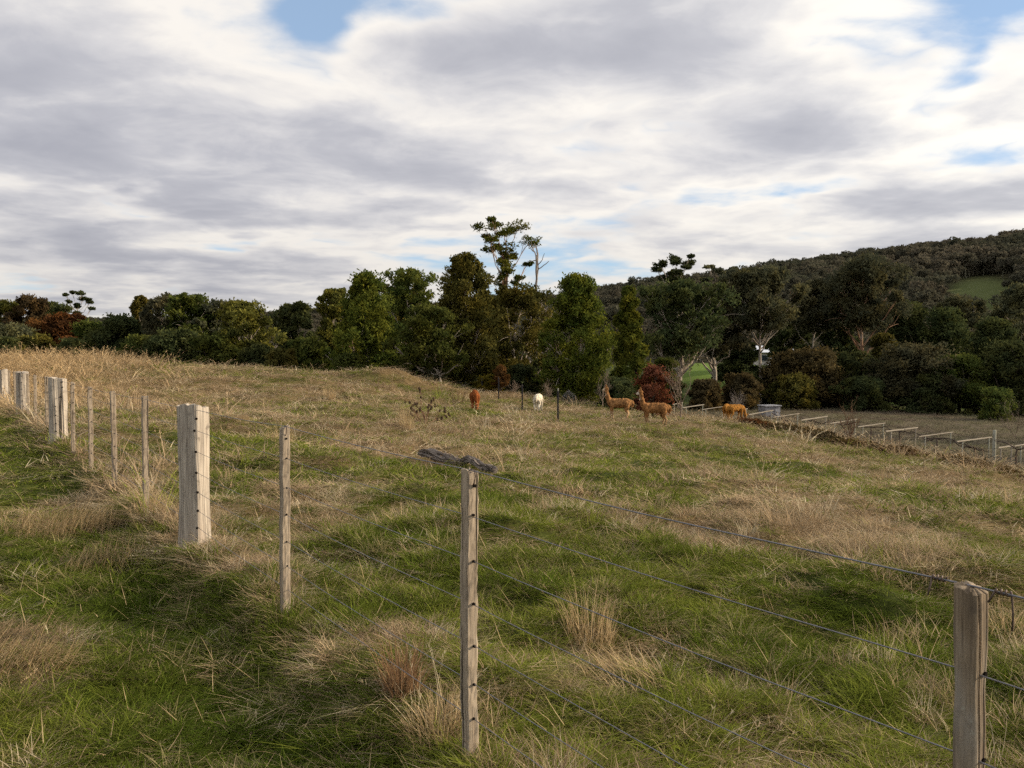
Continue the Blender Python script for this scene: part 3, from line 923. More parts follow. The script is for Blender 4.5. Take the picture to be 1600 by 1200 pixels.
def build_hills():
    v, q, (us, ts, X, Y, Z) = ridge_mesh('hill', HILL, 210, 900, M_HILL, 8, 9.0, 90, 300)
    px = 800 + F * v[:, 0] / v[:, 1]; py = 550 - F * (v[:, 2] - CAM_Z) / v[:, 1]
    T = np.repeat(ts, len(us))

    def ell(cx, cy, rx, ry, pw=3):
        e = ((px - cx) / rx) ** 2 + ((py - cy) / ry) ** 2
        e = np.where(T < 1.0, e, 99)
        return np.exp(-e ** pw)
    mead = np.clip(ell(1535, 462, 62, 30), 0, 1)
    bare = np.clip(ell(1205, 512, 40, 36) + ell(985, 444, 60, 9) * 0.9 + ell(1425, 470, 22, 16) * 0.6, 0, 1)  # bare slopes; the ridge one also paints in sunlight on a pale field
    me = mesh_np('hill', v, q, M_HILL, True, {'meadow': ('FLOAT', mead), 'bare': ('FLOAT', bare)})
    tag(obj('hill', me), 'dark wooded hill rising behind the valley trees', None, None, 'structure')
    # a lower, more distant ridge to the left
    prof = [(-1.0, up(495, 1050), 1050), (ut(-300), up(484, 1200), 1200), (ut(0), up(489, 1350), 1350), (ut(180), up(491, 1350), 1350), (ut(330), up(488, 1350), 1350), (ut(440), up(478, 1350), 1350), (ut(560), up(476, 1300), 1300), (ut(700), up(474, 1250), 1250),
            (ut(850), up(462, 1200), 1200), (ut(1000), up(452, 1150), 1150), (ut(1150), up(470, 1150), 1150)]
    v2, q2, (us2, ts2, X2, Y2, Z2) = ridge_mesh('far_ridge', prof, 420, 1500, M_HILL, 31, 10.0, 60, 260, tmax=1.12)
    me2 = mesh_np('far_ridge', v2, q2, M_HILL, True, {'meadow': ('FLOAT', np.zeros(len(v2))), 'bare': ('FLOAT', sstep(fbm(v2[:, 0], v2[:, 1], 0.004, 3, 77), 0.5, 0.6) * 0.5)})
    tag(obj('hill', me2), 'low distant wooded ridge along the horizon', None, None, 'structure')
    # the wood on both hills
    protos = []
    for i in range(7):
        r = np.random.default_rng(500 + i)
        mb = MB()
        ncl = 7
        vs = []
        P = []
        for c in range(ncl):
            ctr = np.array([r.normal(0, 0.26), r.normal(0, 0.26), r.uniform(0.48, 0.9)])
            rad = r.uniform(0.15, 0.26)
            dv = r.normal(size=(130, 3)); dv /= np.linalg.norm(dv, axis=1, keepdims=True)
            P.append(ctr + dv * rad * r.uniform(0.5, 1.0, (130, 1)) * np.array([1, 1, 0.72]))
        P = np.vstack(P)
        lv, lq, lt = leaf_faces(P, r, 0.085, 0.052, 0.2)
        mb.add(lv, None, lq)
        vs = np.repeat(np.clip(r.normal(0.5, 0.25, len(P)), 0, 1), 3)
        n0 = mb.n
        mb.tube([[0, 0, -0.05], [0.02, 0.01, 0.3], [0.0, 0.02, 0.7]], [0.03, 0.022, 0.01], 4, False)
        vs = np.concatenate([vs, np.full(mb.n - n0, 2.2)])
        protos.append(mb.mesh('hill_tree', MAT_BLADE, False, {'v': ('FLOAT', vs)}))
    coll = proto_collection('hill_trees', protos)
    P, S = [], []
    for (us_, ts_, XX, YY, ZZ, n, smin, smax, tmax) in ((us, ts, X, Y, Z, 5200, 5.5, 14.5, 1.08), (us2, ts2, X2, Y2, Z2, 2600, 9, 15, 1.04)):
        nu, nt = len(us_), len(ts_)
        a = rng.uniform(0, nu - 1.001, n * 2)
        tt = np.sqrt(rng.uniform(0.002, tmax ** 2, n * 2)) / ts_[-1] * (nt - 1)
        ia, it = a.astype(int), np.minimum(tt.astype(int), nt - 2)
        fa, ft = a - ia, tt - it

        def bil(Q):
            return (Q[it, ia] * (1 - fa) + Q[it, ia + 1] * fa) * (1 - ft) + (Q[it + 1, ia] * (1 - fa) + Q[it + 1, ia + 1] * fa) * ft
        x_, y_, z_ = bil(XX), bil(YY), bil(ZZ)
        px_ = 800 + F * x_ / y_; py_ = 550 - F * (z_ - CAM_Z) / y_
        tf = tt / (nt - 1) * ts_[-1]
        ok = (rng.random(len(x_)) < 0.5 + 0.5 * fbm(x_, y_, 0.02, 2, 5)) & (px_ > -150) & (px_ < 1950)
        if n == 5200:
            ok &= ~((((px_ - 1535) / 62) ** 2 + ((py_ - 462) / 30) ** 2 < 1.0) & (tf < 1))
            # openings keep the meadow in view: nothing tall just below it
            ok &= ~((np.abs(px_ - 1535) < 60) & (py_ > 455) & (py_ < 516) & (rng.random(len(x_)) < 0.9))
            ok &= ~((((px_ - 1205) / 40) ** 2 + ((py_ - 512) / 36) ** 2 < 0.8) & (rng.random(len(x_)) < 0.8))
            ok &= ~((((px_ - 985) / 60) ** 2 + ((py_ - 444) / 9) ** 2 < 1) & (rng.random(len(x_)) < 0.6))
        ids = np.nonzero(ok)[0][:n]
        P.append(np.stack([x_[ids], y_[ids], z_[ids] - 0.4], 1)); S.append(rng.uniform(smin, smax, len(ids)))
    P = np.vstack(P); S = np.concatenate(S); m = len(P)
    hue = np.clip(fbm(P[:, 0], P[:, 1], 0.015, 3, 12) * 1.6 - 0.3 + rng.normal(0, 0.2, m), 0, 1)[:, None]
    c = np.array([0.066, 0.070, 0.048]) * (1 - hue) + np.array([0.108, 0.096, 0.070]) * hue  # greyed and lightened, distance haze is put into the leaf colour
    c = c * rng.uniform(0.85, 1.15, (m, 1))
    w = S * rng.uniform(0.8, 1.2, m)
    scatter('forest', coll, P, np.stack([rng.normal(0, 0.06, m), rng.normal(0, 0.06, m), rng.uniform(0, 6.28, m)], 1), np.stack([w, w, S], 1), rng.integers(0, 7, m), c,
            'dark eucalypt forest covering the far hills', 'forest')


def leaf_faces(P, r, length, width, droop=0.5):
    """a pointed leaf at each point"""
    n = len(P)
    ax = r.normal(size=(n, 3)); ax /= np.linalg.norm(ax, axis=1, keepdims=True)
    ax[:, 2] = ax[:, 2] * (1 - droop) - droop
    ax /= np.linalg.norm(ax, axis=1, keepdims=True)
    sd = np.cross(ax, r.normal(size=(n, 3))); sd /= np.linalg.norm(sd, axis=1, keepdims=True) + 1e-9
    L = (length * r.uniform(0.6, 1.35, n))[:, None]; Wd = (width * r.uniform(0.7, 1.3, n))[:, None]
    v = np.stack([P - ax * L * 0.5 + sd * Wd * 0.5, P - ax * L * 0.5 - sd * Wd * 0.5, P + ax * L * 0.5], 1).reshape(-1, 3)
    q = np.arange(n * 3).reshape(-1, 3)
    return v, q, None


build_hills()


# ------------------------------------------------------------------ trees
def bez(a, m, c, n):
    t = np.linspace(0, 1, n)[:, None]
    return a * (1 - t) ** 2 + 2 * m * t * (1 - t) + c * t ** 2


def crown_profile(kind, h):
    if kind == 'C': return np.sin(np.clip(h, 0, 1) ** 0.70 * math.pi) ** 0.75 * (1 - 0.38 * h) + 0.05
    if kind == 'S': return np.sqrt(np.clip(1 - (h * 0.96) ** 2.2, 0, 1))
    if kind == 'P': return np.clip(1.02 - h, 0, 1) ** 0.62 * (0.6 + 0.4 * np.clip(h * 6, 0, 1))
    if kind == 'T': return 0.45 + 0.55 * np.sin(np.clip(h, 0, 1) * math.pi * 0.62)
    return np.sqrt(np.clip(1 - ((h - 0.48) / 0.56) ** 2, 0.02, 1))


KIND = {  # crown base fraction, clusters, leaves per cluster, cluster radius/W, leaf length, leaf width, droop, flatness
    'E': (0.20, 46, 360, 0.165, 0.36, 0.150, 0.60, 0.80),
    'C': (0.01, 92, 300, 0.150, 0.34, 0.150, 0.60, 1.10),
    'S': (0.00, 58, 340, 0.185, 0.32, 0.150, 0.35, 0.80),
    'P': (0.03, 70, 340, 0.155, 0.34, 0.140, 0.40, 0.75),
    'T': (0.52, 26, 380, 0.150, 0.33, 0.120, 0.50, 0.52),
}


def make_tree(name, label, px, ytop, wpx, Y, kind, leaf, bark='pale', group=None, seed=0, base=None, n_mul=1.0, lean=0.0, trunk_r=None, cat='tree', limbs=16, dens=1.0):
    r = np.random.default_rng(1000 + seed)
    cb, ncl, nlf, crf, ll, lw, droop, flat = KIND[kind]
    if base is not None: cb = base
    g = G(px, Y)
    ztop = at(px, ytop, Y)[2]
    H = max(ztop - g[2], 0.8); W = wpx / F * Y * (1.22 if kind != 'T' else 1.08)
    root = empty(name, tuple(g))
    tag(root, label, cat, group)
    tr = trunk_r or max(0.018 * H + 0.012 * W, 0.03)
    # trunk
    top_f = 0.86 if kind in 'CPS' else 0.80
    nseg = 9
    t = np.linspace(0, 1, nseg)
    wob = np.cumsum(r.normal(0, 0.009 * H, (nseg, 2)), axis=0); wob -= wob[0]
    lean_v = np.array([lean * H, 0.0])
    path = np.zeros((nseg, 3)); path[:, :2] = wob * t[:, None] ** 0.5 + lean_v * (t[:, None] ** 1.2 - 0)
    path[:, 2] = t * H * top_f - 0.15
    # crown recentred above the leaning trunk
    mb = MB()
    rad = tr * (1 - 0.86 * t ** 0.9); rad[0] *= 1.35
    mb.tube(path, rad, 8, False)

    def trunk_at(z):
        z = np.clip(z, path[0, 2], path[-1, 2])
        return np.array([np.interp(z, path[:, 2], path[:, 0]), np.interp(z, path[:, 2], path[:, 1]), z])
    ncl = max(4, int(ncl * n_mul))
    hs = (np.arange(ncl) + r.uniform(0, 1, ncl)) / ncl
    if kind in 'CSP': hs = hs ** 1.15
    ang = np.arange(ncl) * 2.39996 + r.normal(0, 0.5, ncl)
    lob = 1 + 0.22 * np.sin(ang * 2 + r.uniform(0, 6)) + 0.18 * np.sin(ang * 3 + hs * 9 + r.uniform(0, 6)) + 0.10 * np.sin(hs * 21 + r.uniform(0, 6))
    rf = crown_profile(kind, hs) * np.clip(r.random(ncl) ** 0.36, 0.12, 1) * lob * (r.uniform(0.8, 1.12, ncl))
    cr = W * crf * r.uniform(0.5, 1.3, ncl) * (1.0 if kind != 'C' else (1.1 - 0.45 * hs))
    R_ = np.maximum(W / 2 - cr * 0.7, 0.05)
    cz = H * (cb + (1 - cb) * hs)
    cz = np.minimum(cz, H - cr * flat * 0.9)
    base_c = np.array([trunk_at(z) for z in cz])
    cen = np.stack([base_c[:, 0] + np.cos(ang) * rf * R_, base_c[:, 1] + np.sin(ang) * rf * R_, cz], 1)
    # limbs
    order = np.argsort(-rf)[:limbs]
    for i in order:
        hd = np.linalg.norm(cen[i, :2] - base_c[i, :2])
        z0 = max(0.12 * H, cz[i] - hd * r.uniform(0.7, 1.3) - 0.05 * H)
        a = trunk_at(min(z0, path[-1, 2]))
        mid = (a + cen[i]) / 2 + np.array([r.normal(0, 0.06 * hd), r.normal(0, 0.06 * hd), -0.10 * hd + r.normal(0, 0.05 * hd)])
        pts = bez(a, mid, cen[i], 7); pts[1:-1] += r.normal(0, 0.025 * hd + 0.02, (5, 3))
        r0 = np.interp(a[2], path[:, 2], rad) * 0.62
        mb.tube(pts, np.linspace(max(r0, 0.02), 0.012 + tr * 0.05, 7), 5, False)
        # a few forks inside the cluster
        for _ in range(3):
            e = cen[i] + r.normal(0, 0.55, 3) * cr[i]
            mb.tube(bez(pts[4], (pts[5] + e) / 2, e, 4), np.linspace(max(r0 * 0.35, 0.012), 0.008, 4), 4, False)
    obj('trunk', mb.mesh('trunk', BARK[bark], True), root)
    # foliage
    allP, val = [], []
    for i in range(ncl):
        sub = 7
        sdir = r.normal(size=(sub, 3)); sdir /= np.linalg.norm(sdir, axis=1, keepdims=True)
        sdir[:, 2] = sdir[:, 2] * 0.8 + 0.15
        sc = cen[i] + sdir * cr[i] * 0.66 * np.array([1, 1, flat])
        n = int(nlf * dens * r.uniform(0.75, 1.25)); per = r.integers(0, sub, n)
        dv = r.normal(size=(n, 3)); dv /= np.linalg.norm(dv, axis=1, keepdims=True)
        P = sc[per] + dv * (cr[i] * 0.46 * r.random((n, 1)) ** 0.45 * np.where(r.random((n, 1)) < 0.14, 1.5, 1.0)) * np.array([1, 1, flat])
        allP.append(P)
        val.append(np.clip(r.uniform(0.2, 0.8) + r.normal(0, 0.12, sub)[per] + r.normal(0, 0.14, n), 0, 1))
    P = np.vstack(allP); val = np.concatenate(val)
    k = P[:, 2] > 0.05
    P, val = P[k], val[k]
    fs = np.clip(Y / 75, 0.55, 1.5) * (1.0 if H > 4 else 0.45 + H * 0.13)
    v, q, _ = leaf_faces(P, r, ll * fs, lw * fs, droop)
    me = mesh_np('crown', v, q, LEAF[leaf], False, {'v': ('FLOAT', np.repeat(val, 3))})
    obj('crown', me, root)
    return root


def grow_branch(mb, r, p, d, length, rad, depth, spread, tips, gnarl=0.18, upv=0.12, kids=(2, 4), thin=0.52):
    n = 5
    pts = [p]
    dd = d.copy()
    for i in range(n - 1):
        dd = dd + r.normal(0, gnarl, 3) + np.array([0, 0, upv]); dd /= np.linalg.norm(dd)
        pts.append(pts[-1] + dd * length / (n - 1))
    pts = np.array(pts)
    mb.tube(pts, np.linspace(rad, rad * 0.55, n), 5 if depth > 1 else 4, False)
    tips.append(pts[-1])
    if depth <= 0: return
    for _ in range(r.integers(*kids) + 0):
        k = r.integers(1, n)
        ax = r.normal(size=3); nd = dd + ax / np.linalg.norm(ax) * spread; nd /= np.linalg.norm(nd)
        grow_branch(mb, r, pts[k], nd, length * r.uniform(0.5, 0.78), rad * thin, depth - 1, spread, tips, gnarl, upv, kids, thin)


def bare_tree(name, label, px, ytop, Y, bark, seed, depth=4, spread=0.75, r0=0.07, stems=1, cat='tree', group=None, lean=(0, 0), gnarl=0.16, upv=0.12, f0=0.42, yb=None, kids=(2, 5), thin=0.52):
    r = np.random.default_rng(3000 + seed)
    g = G(px, Y); H = at(px, ytop, Y)[2] - g[2]
    root = empty(name, tuple(g)); tag(root, label, cat, group)
    mt = MB(); mc = MB(); tips = []
    for s_ in range(stems):
        p = np.array([r.normal(0, 0.05), r.normal(0, 0.05), -0.1]) * (1 if stems > 1 else 0.3)
        d = np.array([lean[0] + r.normal(0, 0.28 if stems > 1 else 0.03), lean[1] + r.normal(0, 0.2 if stems > 1 else 0.03), 1.0]); d /= np.linalg.norm(d)
        pts = [p]
        for i in range(5):
            d = d + r.normal(0, 0.05, 3); d /= np.linalg.norm(d); pts.append(pts[-1] + d * H * f0 / 5)
        pts = np.array(pts)
        mt.tube(pts, np.linspace(r0, r0 * 0.7, 6), 7, False)
        for k in range(5):
            ax = r.normal(size=3); ax[2] = abs(ax[2]) * 0.3
            nd = d * 0.9 + ax / np.linalg.norm(ax) * spread; nd /= np.linalg.norm(nd)
            grow_branch(mc, r, pts[-1 - (k % 3)], nd, H * (1 - f0) * 0.62 * r.uniform(0.7, 1.1), r0 * 0.5, depth - 2, spread, tips, gnarl, upv, kids, thin)
        grow_branch(mc, r, pts[-1], d, H * (1 - f0) * 0.75, r0 * 0.68, depth - 1, spread, tips, gnarl, upv, kids, thin)
    tz = max(p[2] for p in tips)
    k = H / tz
    obj('trunk', mt.mesh('trunk', BARK[bark], True), root)
    obj('branches', mc.mesh('branches', BARK[bark], True), root)
    for ch in root.children: ch.scale = (k, k, k)
    return root


LB = 'belt of trees beyond the crest'
CB_ = 'tall trees behind the paddock corner'
RB = 'trees along the vineyard edge'
sd_ = 0
TREES = [
    # name, label, px, ytop, wpx, Y, kind, leaf, bark, group, extra
    ('gum_tree', 'rounded dark gum cut by the picture edge beyond the golden crest', 8, 470, 64, 128, 'E', 'olive', 'dark', LB, {}),
    ('gum_tree', 'tall rounded brownish gum, second crown from the skyline edge', 46, 461, 66, 126, 'E', 'brown', 'dark', LB, {'base': 0.15}),
    ('gum_tree', 'low dark flat-topped gum between the brownish gum and the lone tall gum', 86, 474, 74, 150, 'E', 'dark', 'dark', LB, {}),
    ('gum_tree', 'lone tall gum with layered crown and clear trunk on the skyline', 122, 455, 36, 140, 'T', 'dark', 'pale', LB, {'base': 0.55, 'n_mul': 0.9}),
    ('gum_tree', 'small rust tinted gum below the skyline gums', 72, 496, 74, 108, 'E', 'rust', 'dark', LB, {'base': 0.1}),
    ('gum_tree', 'broad rust coloured gum below the lone tall gum', 108, 490, 78, 104, 'E', 'rust', 'dark', LB, {'base': 0.1}),
    ('gum_tree', 'greenish gum low beside the rust gums, at the picture edge', 22, 508, 90, 98, 'S', 'grey', 'dark', LB, {}),
    ('wattle_tree', 'dark green domed wattle standing just past the rust gums', 148, 503, 84, 94, 'S', 'green', 'dark', LB, {}),
    ('wattle_tree', 'dark broad wattle under the small round skyline crown', 190, 492, 86, 92, 'S', 'dark', 'dark', LB, {}),
    ('gum_tree', 'small round crowned gum breaking the skyline above the dark wattle', 218, 464, 46, 100, 'E', 'olive', 'pale', LB, {'base': 0.35, 'n_mul': 0.7}),
    ('gum_tree', 'pale limbed gum with bumpy crown right of the small round crown', 258, 461, 76, 92, 'E', 'grey', 'pale', LB, {}),
    ('gum_tree', 'dense middle gum of the bumpy row left of the leaning white trunk', 302, 460, 82, 88, 'E', 'green', 'pale', LB, {'base': 0.12}),
    ('gum_tree', 'wide olive gum between the dense gum and the leaning white trunk', 348, 470, 84, 90, 'E', 'grey', 'pale', LB, {'base': 0.12}),
    ('gum_tree', 'olive gum with white leaning trunk at the edge of the crest', 398, 472, 92, 78, 'E', 'olive', 'pale', LB, {'base': 0.1, 'lean': -0.06}),
    ('gum_tree', 'dark gum in the gap before the big green centre tree', 455, 474, 84, 94, 'E', 'dark', 'pale', LB, {'base': 0.12}),
    ('gum_tree', 'thin gum with light spreading top before the big green centre tree', 520, 452, 52, 98, 'E', 'olive', 'pale', LB, {'base': 0.45}),
    ('wattle_tree', 'low dark wattle at the foot of the gap before the centre trees', 478, 528, 84, 76, 'S', 'green', 'dark', LB, {}),
    ('wattle_tree', 'dark low wattle below the bumpy row of gums', 275, 515, 110, 82, 'S', 'dark', 'dark', LB, {}),
    ('wattle_tree', 'low green wattle under the wide olive gum', 345, 520, 90, 76, 'S', 'green', 'dark', LB, {}),
    # centre
    ('willow_gum', 'big dense bright green tree, first of the tall centre clump', 574, 424, 128, 72, 'C', 'bright', 'pale', CB_, {}),
    ('gum_tree', 'olive gum behind the bright green tree and the pointed tree', 626, 438, 104, 90, 'E', 'olive', 'pale', CB_, {'base': 0.1}),
    ('gum_tree', 'round crowned gum between the bright green tree and the pale trunked tree', 656, 420, 92, 84, 'E', 'green', 'pale', CB_, {'base': 0.1}),
    ('willow_gum', 'tall drooping gum with several pale trunks behind the brown animal', 722, 398, 122, 67, 'C', 'olive', 'pale', CB_, {'base': 0.12, 'limbs': 34, 'trunk_r': 0.24}),
    ('gum_tree', 'leaning gum with bare crooked pale limbs beside the pale trunked gum', 688, 478, 96, 63, 'E', 'green', 'pale', CB_, {'base': 0.22, 'lean': -0.14, 'limbs': 22}),
    ('gum_tree', 'tallest gum, clear pale trunk and open layered crown against the sky', 782, 342, 96, 92, 'T', 'bright', 'rust', CB_, {'base': 0.66, 'n_mul': 0.95, 'dens': 0.55, 'limbs': 18, 'trunk_r': 0.34}),
    ('gum_tree', 'yellowish drooping gum in front of the tallest gum', 806, 446, 120, 74, 'E', 'olive', 'pale', CB_, {'base': 0.12}),
    ('gum_tree', 'dark gum filling the low gap below the tallest gum', 760, 462, 92, 86, 'S', 'dark', 'dark', CB_, {}),
    ('willow_gum', 'broad dense green tree with rusty tip behind the white animal', 902, 428, 128, 66, 'C', 'bright', 'pale', CB_, {}),
    ('willow_gum', 'narrow columnar green tree beside the copper leaved shrub', 986, 449, 66, 63, 'C', 'bright', 'dark', CB_, {}),
    # right
    ('gum_tree', 'gum with flat umbrella top standing above the hill line', 1058, 400, 64, 108, 'T', 'dark', 'pale', RB, {'base': 0.72, 'n_mul': 0.75}),
    ('gum_tree', 'thin gum whose little flat top touches the hill skyline', 1115, 414, 46, 120, 'T', 'grey', 'pale', RB, {'base': 0.66, 'n_mul': 0.6}),
    ('gum_tree', 'wide dark gum with crooked pale limbs below the umbrella top', 1060, 438, 124, 92, 'E', 'dark', 'pale', RB, {'base': 0.42, 'limbs': 24}),
    ('gum_tree', 'grey green gum between the crooked limbed gum and the white trunk', 1118, 446, 90, 100, 'E', 'grey', 'pale', RB, {'base': 0.45}),
    ('gum_tree', 'tall gum with long clean white trunk left of the house', 1190, 416, 102, 98, 'E', 'grey', 'pale', RB, {'base': 0.56, 'limbs': 20, 'trunk_r': 0.26}),
    ('gum_tree', 'slender white trunked gum between the white trunk and the rusty trunk', 1266, 440, 72, 112, 'E', 'grey', 'pale', RB, {'base': 0.56, 'trunk_r': 0.22}),
    ('gum_tree', 'big spreading gum with rusty pink trunk before the wooded hill', 1346, 402, 118, 108, 'E', 'grey', 'rust', RB, {'base': 0.52, 'limbs': 22, 'trunk_r': 0.34}),
    ('wattle_tree', 'black green round tree below the long clean white trunk', 1152, 530, 58, 112, 'S', 'dark', 'dark', RB, {'base': 0.25}),
    ('wattle_tree', 'brownish low tree behind the pale boxy tank', 1252, 546, 108, 96, 'S', 'brown', 'dark', RB, {'base': 0.18}),
    ('wattle_tree', 'dark tree with low skirts right of the brownish low tree', 1322, 550, 92, 98, 'S', 'dark', 'dark', RB, {'base': 0.05}),
    ('wattle_tree', 'small bright topped tree standing before the rusty trunk', 1380, 522, 44, 102, 'S', 'olive', 'dark', RB, {'base': 0.2}),
    ('wattle_tree', 'grey green spreading tree beyond the bare peach tree', 1420, 536, 124, 95, 'S', 'grey', 'dark', RB, {'base': 0.14}),
    ('pine_tree', 'broad black green pine behind the grey green spreading tree', 1412, 474, 116, 116, 'P', 'dark', 'dark', RB, {}),
    ('pine_tree', 'tall black green pine below the hill meadow', 1478, 482, 110, 112, 'P', 'dark', 'dark', RB, {}),
    ('gum_tree', 'yellowish gum rising behind the black green pines', 1490, 463, 66, 135, 'E', 'grey', 'pale', RB, {'base': 0.3}),
    ('wattle_tree', 'green dark trunked tree with lit grass under it', 1500, 556, 92, 94, 'S', 'green', 'dark', RB, {'base': 0.22}),
    ('pine_tree', 'dark pine between the meadow and the picture edge', 1548, 497, 104, 106, 'P', 'dark', 'dark', RB, {}),
    ('gum_tree', 'grey gum rising at the picture edge beside the meadow', 1594, 442, 84, 118, 'E', 'grey', 'pale', RB, {'base': 0.2}),
    ('wattle_tree', 'black skirted tree at the vineyard corner by the picture edge', 1574, 534, 110, 92, 'S', 'dark', 'dark', RB, {}),
    ('gum_tree', 'small gum behind the slender white trunk, below the wooded hill', 1228, 470, 60, 130, 'E', 'dark', 'pale', RB, {'base': 0.2}),
    ('gum_tree', 'dark bushy gum between slender white trunk and rusty trunk', 1300, 478, 76, 122, 'E', 'dark', 'pale', RB, {'base': 0.1}),
]
for i, (nm, lab, px, yt, wp, Y, kd, lf, bk, gp, ex) in enumerate(TREES):
    make_tree(nm, lab, px, yt, wp, Y, kd, lf, bk, gp, seed=i, **ex)
# trees past the frame that shade the vineyard flat
for i, (x, y, h, w) in enumerate([(60, 60, 15, 10), (57, 47, 14, 10), (52, 36, 12, 9)]):
    pxs = 800 + F * x / y
    zt = ground(x, y) + h
    make_tree('gum_tree', ['rearmost and tallest gum past the vineyard corner', 'middle gum past the vineyard corner', 'shortest gum past the vineyard corner, nearest the fence'][i], pxs, 550 - F * (zt - CAM_Z) / y, w / y * F, y, 'E', 'dark', 'dark', 'gums past the vineyard corner', seed=200 + i, base=0.1)

# dead and leafless trees
bare_tree('dead_tree', 'grey dead tree with bare crooked branches beside the tallest gum', 822, 381, 84, 'dead', 1, depth=4, spread=1.05, r0=0.30, thin=0.66, lean=(0.10, 0), gnarl=0.2, upv=0.06, f0=0.55, kids=(2, 4))
bare_tree('bare_tree', 'leafless young tree with upswept twigs beside the copper shrub', 1064, 556, 48, 'bare', 2, depth=5, spread=0.6, r0=0.055, upv=0.2, f0=0.3)
bare_tree('bare_tree', 'leafless pale sapling in front of the broad dense green tree', 942, 572, 58, 'bare', 3, depth=4, spread=0.65, r0=0.05, upv=0.16, f0=0.3)
bare_tree('bare_tree', 'leafless peach tree with reddish twigs by the trellis', 1332, 616, 41, 'twig', 4, depth=5, spread=0.6, r0=0.06, upv=0.22, f0=0.25, stems=1)
bare_tree('bare_shrub', 'grey leafless tangle of twigs behind the white animal', 858, 590, 59.5, 'bare', 5, depth=4, spread=0.9, r0=0.035, stems=3, upv=0.05, f0=0.25, cat='shrub')
bare_tree('bare_shrub', 'grey leafless twigs between yellow bush and white animal', 803, 592, 60.5, 'bare', 6, depth=4, spread=0.9, r0=0.03, stems=3, upv=0.05, f0=0.25, cat='shrub')
bare_tree('bare_shrub', 'pale grey twiggy shrub in front of the dark red shrub', 1152, 606, 74, 'dead', 7, depth=4, spread=0.7, r0=0.03, stems=4, upv=0.1, f0=0.3, cat='shrub')
bare_tree('bare_shrub', 'pale arching bare twigs at the vineyard corner by the picture edge', 1590, 612, 62, 'bare', 8, depth=4, spread=0.8, r0=0.03, stems=2, upv=0.0, f0=0.3, cat='shrub', lean=(-0.4, 0))
bare_tree('bare_shrub', 'small dry forked weed left of the brown animal', 720, 598, 46, 'twig', 9, depth=3, spread=0.6, r0=0.014, stems=3, upv=0.1, f0=0.3, cat='weed')

# shrubs
make_tree('copper_shrub', 'copper leaved oak sapling behind the nearer standing tawny animal', 1020, 571, 64, 49, 'S', 'copper', 'dark', None, seed=71, base=0.12, cat='shrub', dens=0.42, n_mul=0.75)
make_tree('yellow_shrub', 'small yellow green bush behind the brown animal', 763, 586, 38, 60.5, 'S', 'yellow', 'dark', None, seed=72, cat='shrub', n_mul=0.6)
make_tree('rust_sapling', 'small rust red conifer shaped sapling beside the yellow bush', 783, 572, 28, 60, 'P', 'rust', 'dark', None, seed=73, cat='shrub', n_mul=0.5, base=0.3)
make_tree('red_shrub', 'dark red brown domed shrub beyond the vineyard', 1156, 584, 54, 90, 'S', 'brown', 'dark', None, seed=74, cat='shrub', n_mul=0.7)
make_tree('brown_shrub', 'dull brown shrub behind the leafless young tree', 1100, 594, 54, 84, 'S', 'brown', 'dark', None, seed=75, cat='shrub', n_mul=0.8)
make_tree('green_shrub', 'low grey green shrub at the foot of the leaning pale limbed gum', 672, 570, 40, 63, 'S', 'grey', 'dark', None, seed=76, cat='shrub', n_mul=0.6)
make_tree('green_shrub', 'low dark bush at the foot of the columnar green tree', 968, 590, 70, 60, 'S', 'dark', 'dark', None, seed=77, cat='shrub', n_mul=0.7)
make_tree('green_shrub', 'dark low bush left of the white animal, under the yellowish gum', 812, 570, 46, 68, 'S', 'dark', 'dark', None, seed=78, cat='shrub', n_mul=0.6)
make_tree('green_shrub', 'low leafy bush under the bright green centre tree', 545, 552, 70, 68, 'S', 'green', 'dark', None, seed=79, cat='shrub', n_mul=0.7)
make_tree('green_shrub', 'low olive bush under the leaning white trunk', 440, 545, 50, 66, 'S', 'olive', 'dark', None, seed=80, cat='shrub', n_mul=0.6)
make_tree('green_shrub', 'yellow green lit bush under the trees at the vineyard corner', 1562, 606, 60, 82, 'S', 'green', 'dark', None, seed=81, cat='shrub', n_mul=0.5, dens=0.5)


for i, (px, yt, wp, Y, lf, lab) in enumerate([
        (600, 548, 60, 76, 'dark', 'dark bush in the gap right of the bright green centre tree'), (640, 556, 56, 70, 'green', 'green bush left of the leaning pale limbed gum'), (715, 556, 50, 78, 'dark', 'dark bush behind the pale trunks of the drooping gum'),
        (850, 560, 60, 76, 'dark', 'dark bush behind the leafless grey tangle'), (930, 575, 50, 72, 'dark', 'dark bush behind the leafless pale sapling'), (1040, 560, 50, 84, 'green', 'green bush behind the copper leaved sapling'),
        (1210, 572, 50, 98, 'dark', 'dark bush below the white roofed house'), (1240, 585, 70, 92, 'olive', 'olive bush behind the pale boxy tank'), (1345, 590, 70, 92, 'dark', 'dark bush behind the leafless peach tree'),
        (60, 524, 70, 88, 'olive', 'olive bush below the small rust tinted gum'), (118, 530, 60, 84, 'dark', 'dark bush below the broad rust gum'), (215, 526, 70, 84, 'green', 'green bush below the small round skyline gum'), (8, 528, 60, 84, 'dark', 'dark bush at the picture edge beyond the golden crest'),
        (405, 540, 60, 74, 'dark', 'dark bush behind the leaning white trunk'), (1455, 585, 80, 92, 'dark', 'dark bush between grey green tree and green dark trunked tree')]):
    make_tree('understory_bush', lab, px, yt, wp, Y, 'S', lf, 'dark', 'bushes under the trees', seed=120 + i, cat='bush', n_mul=0.7)


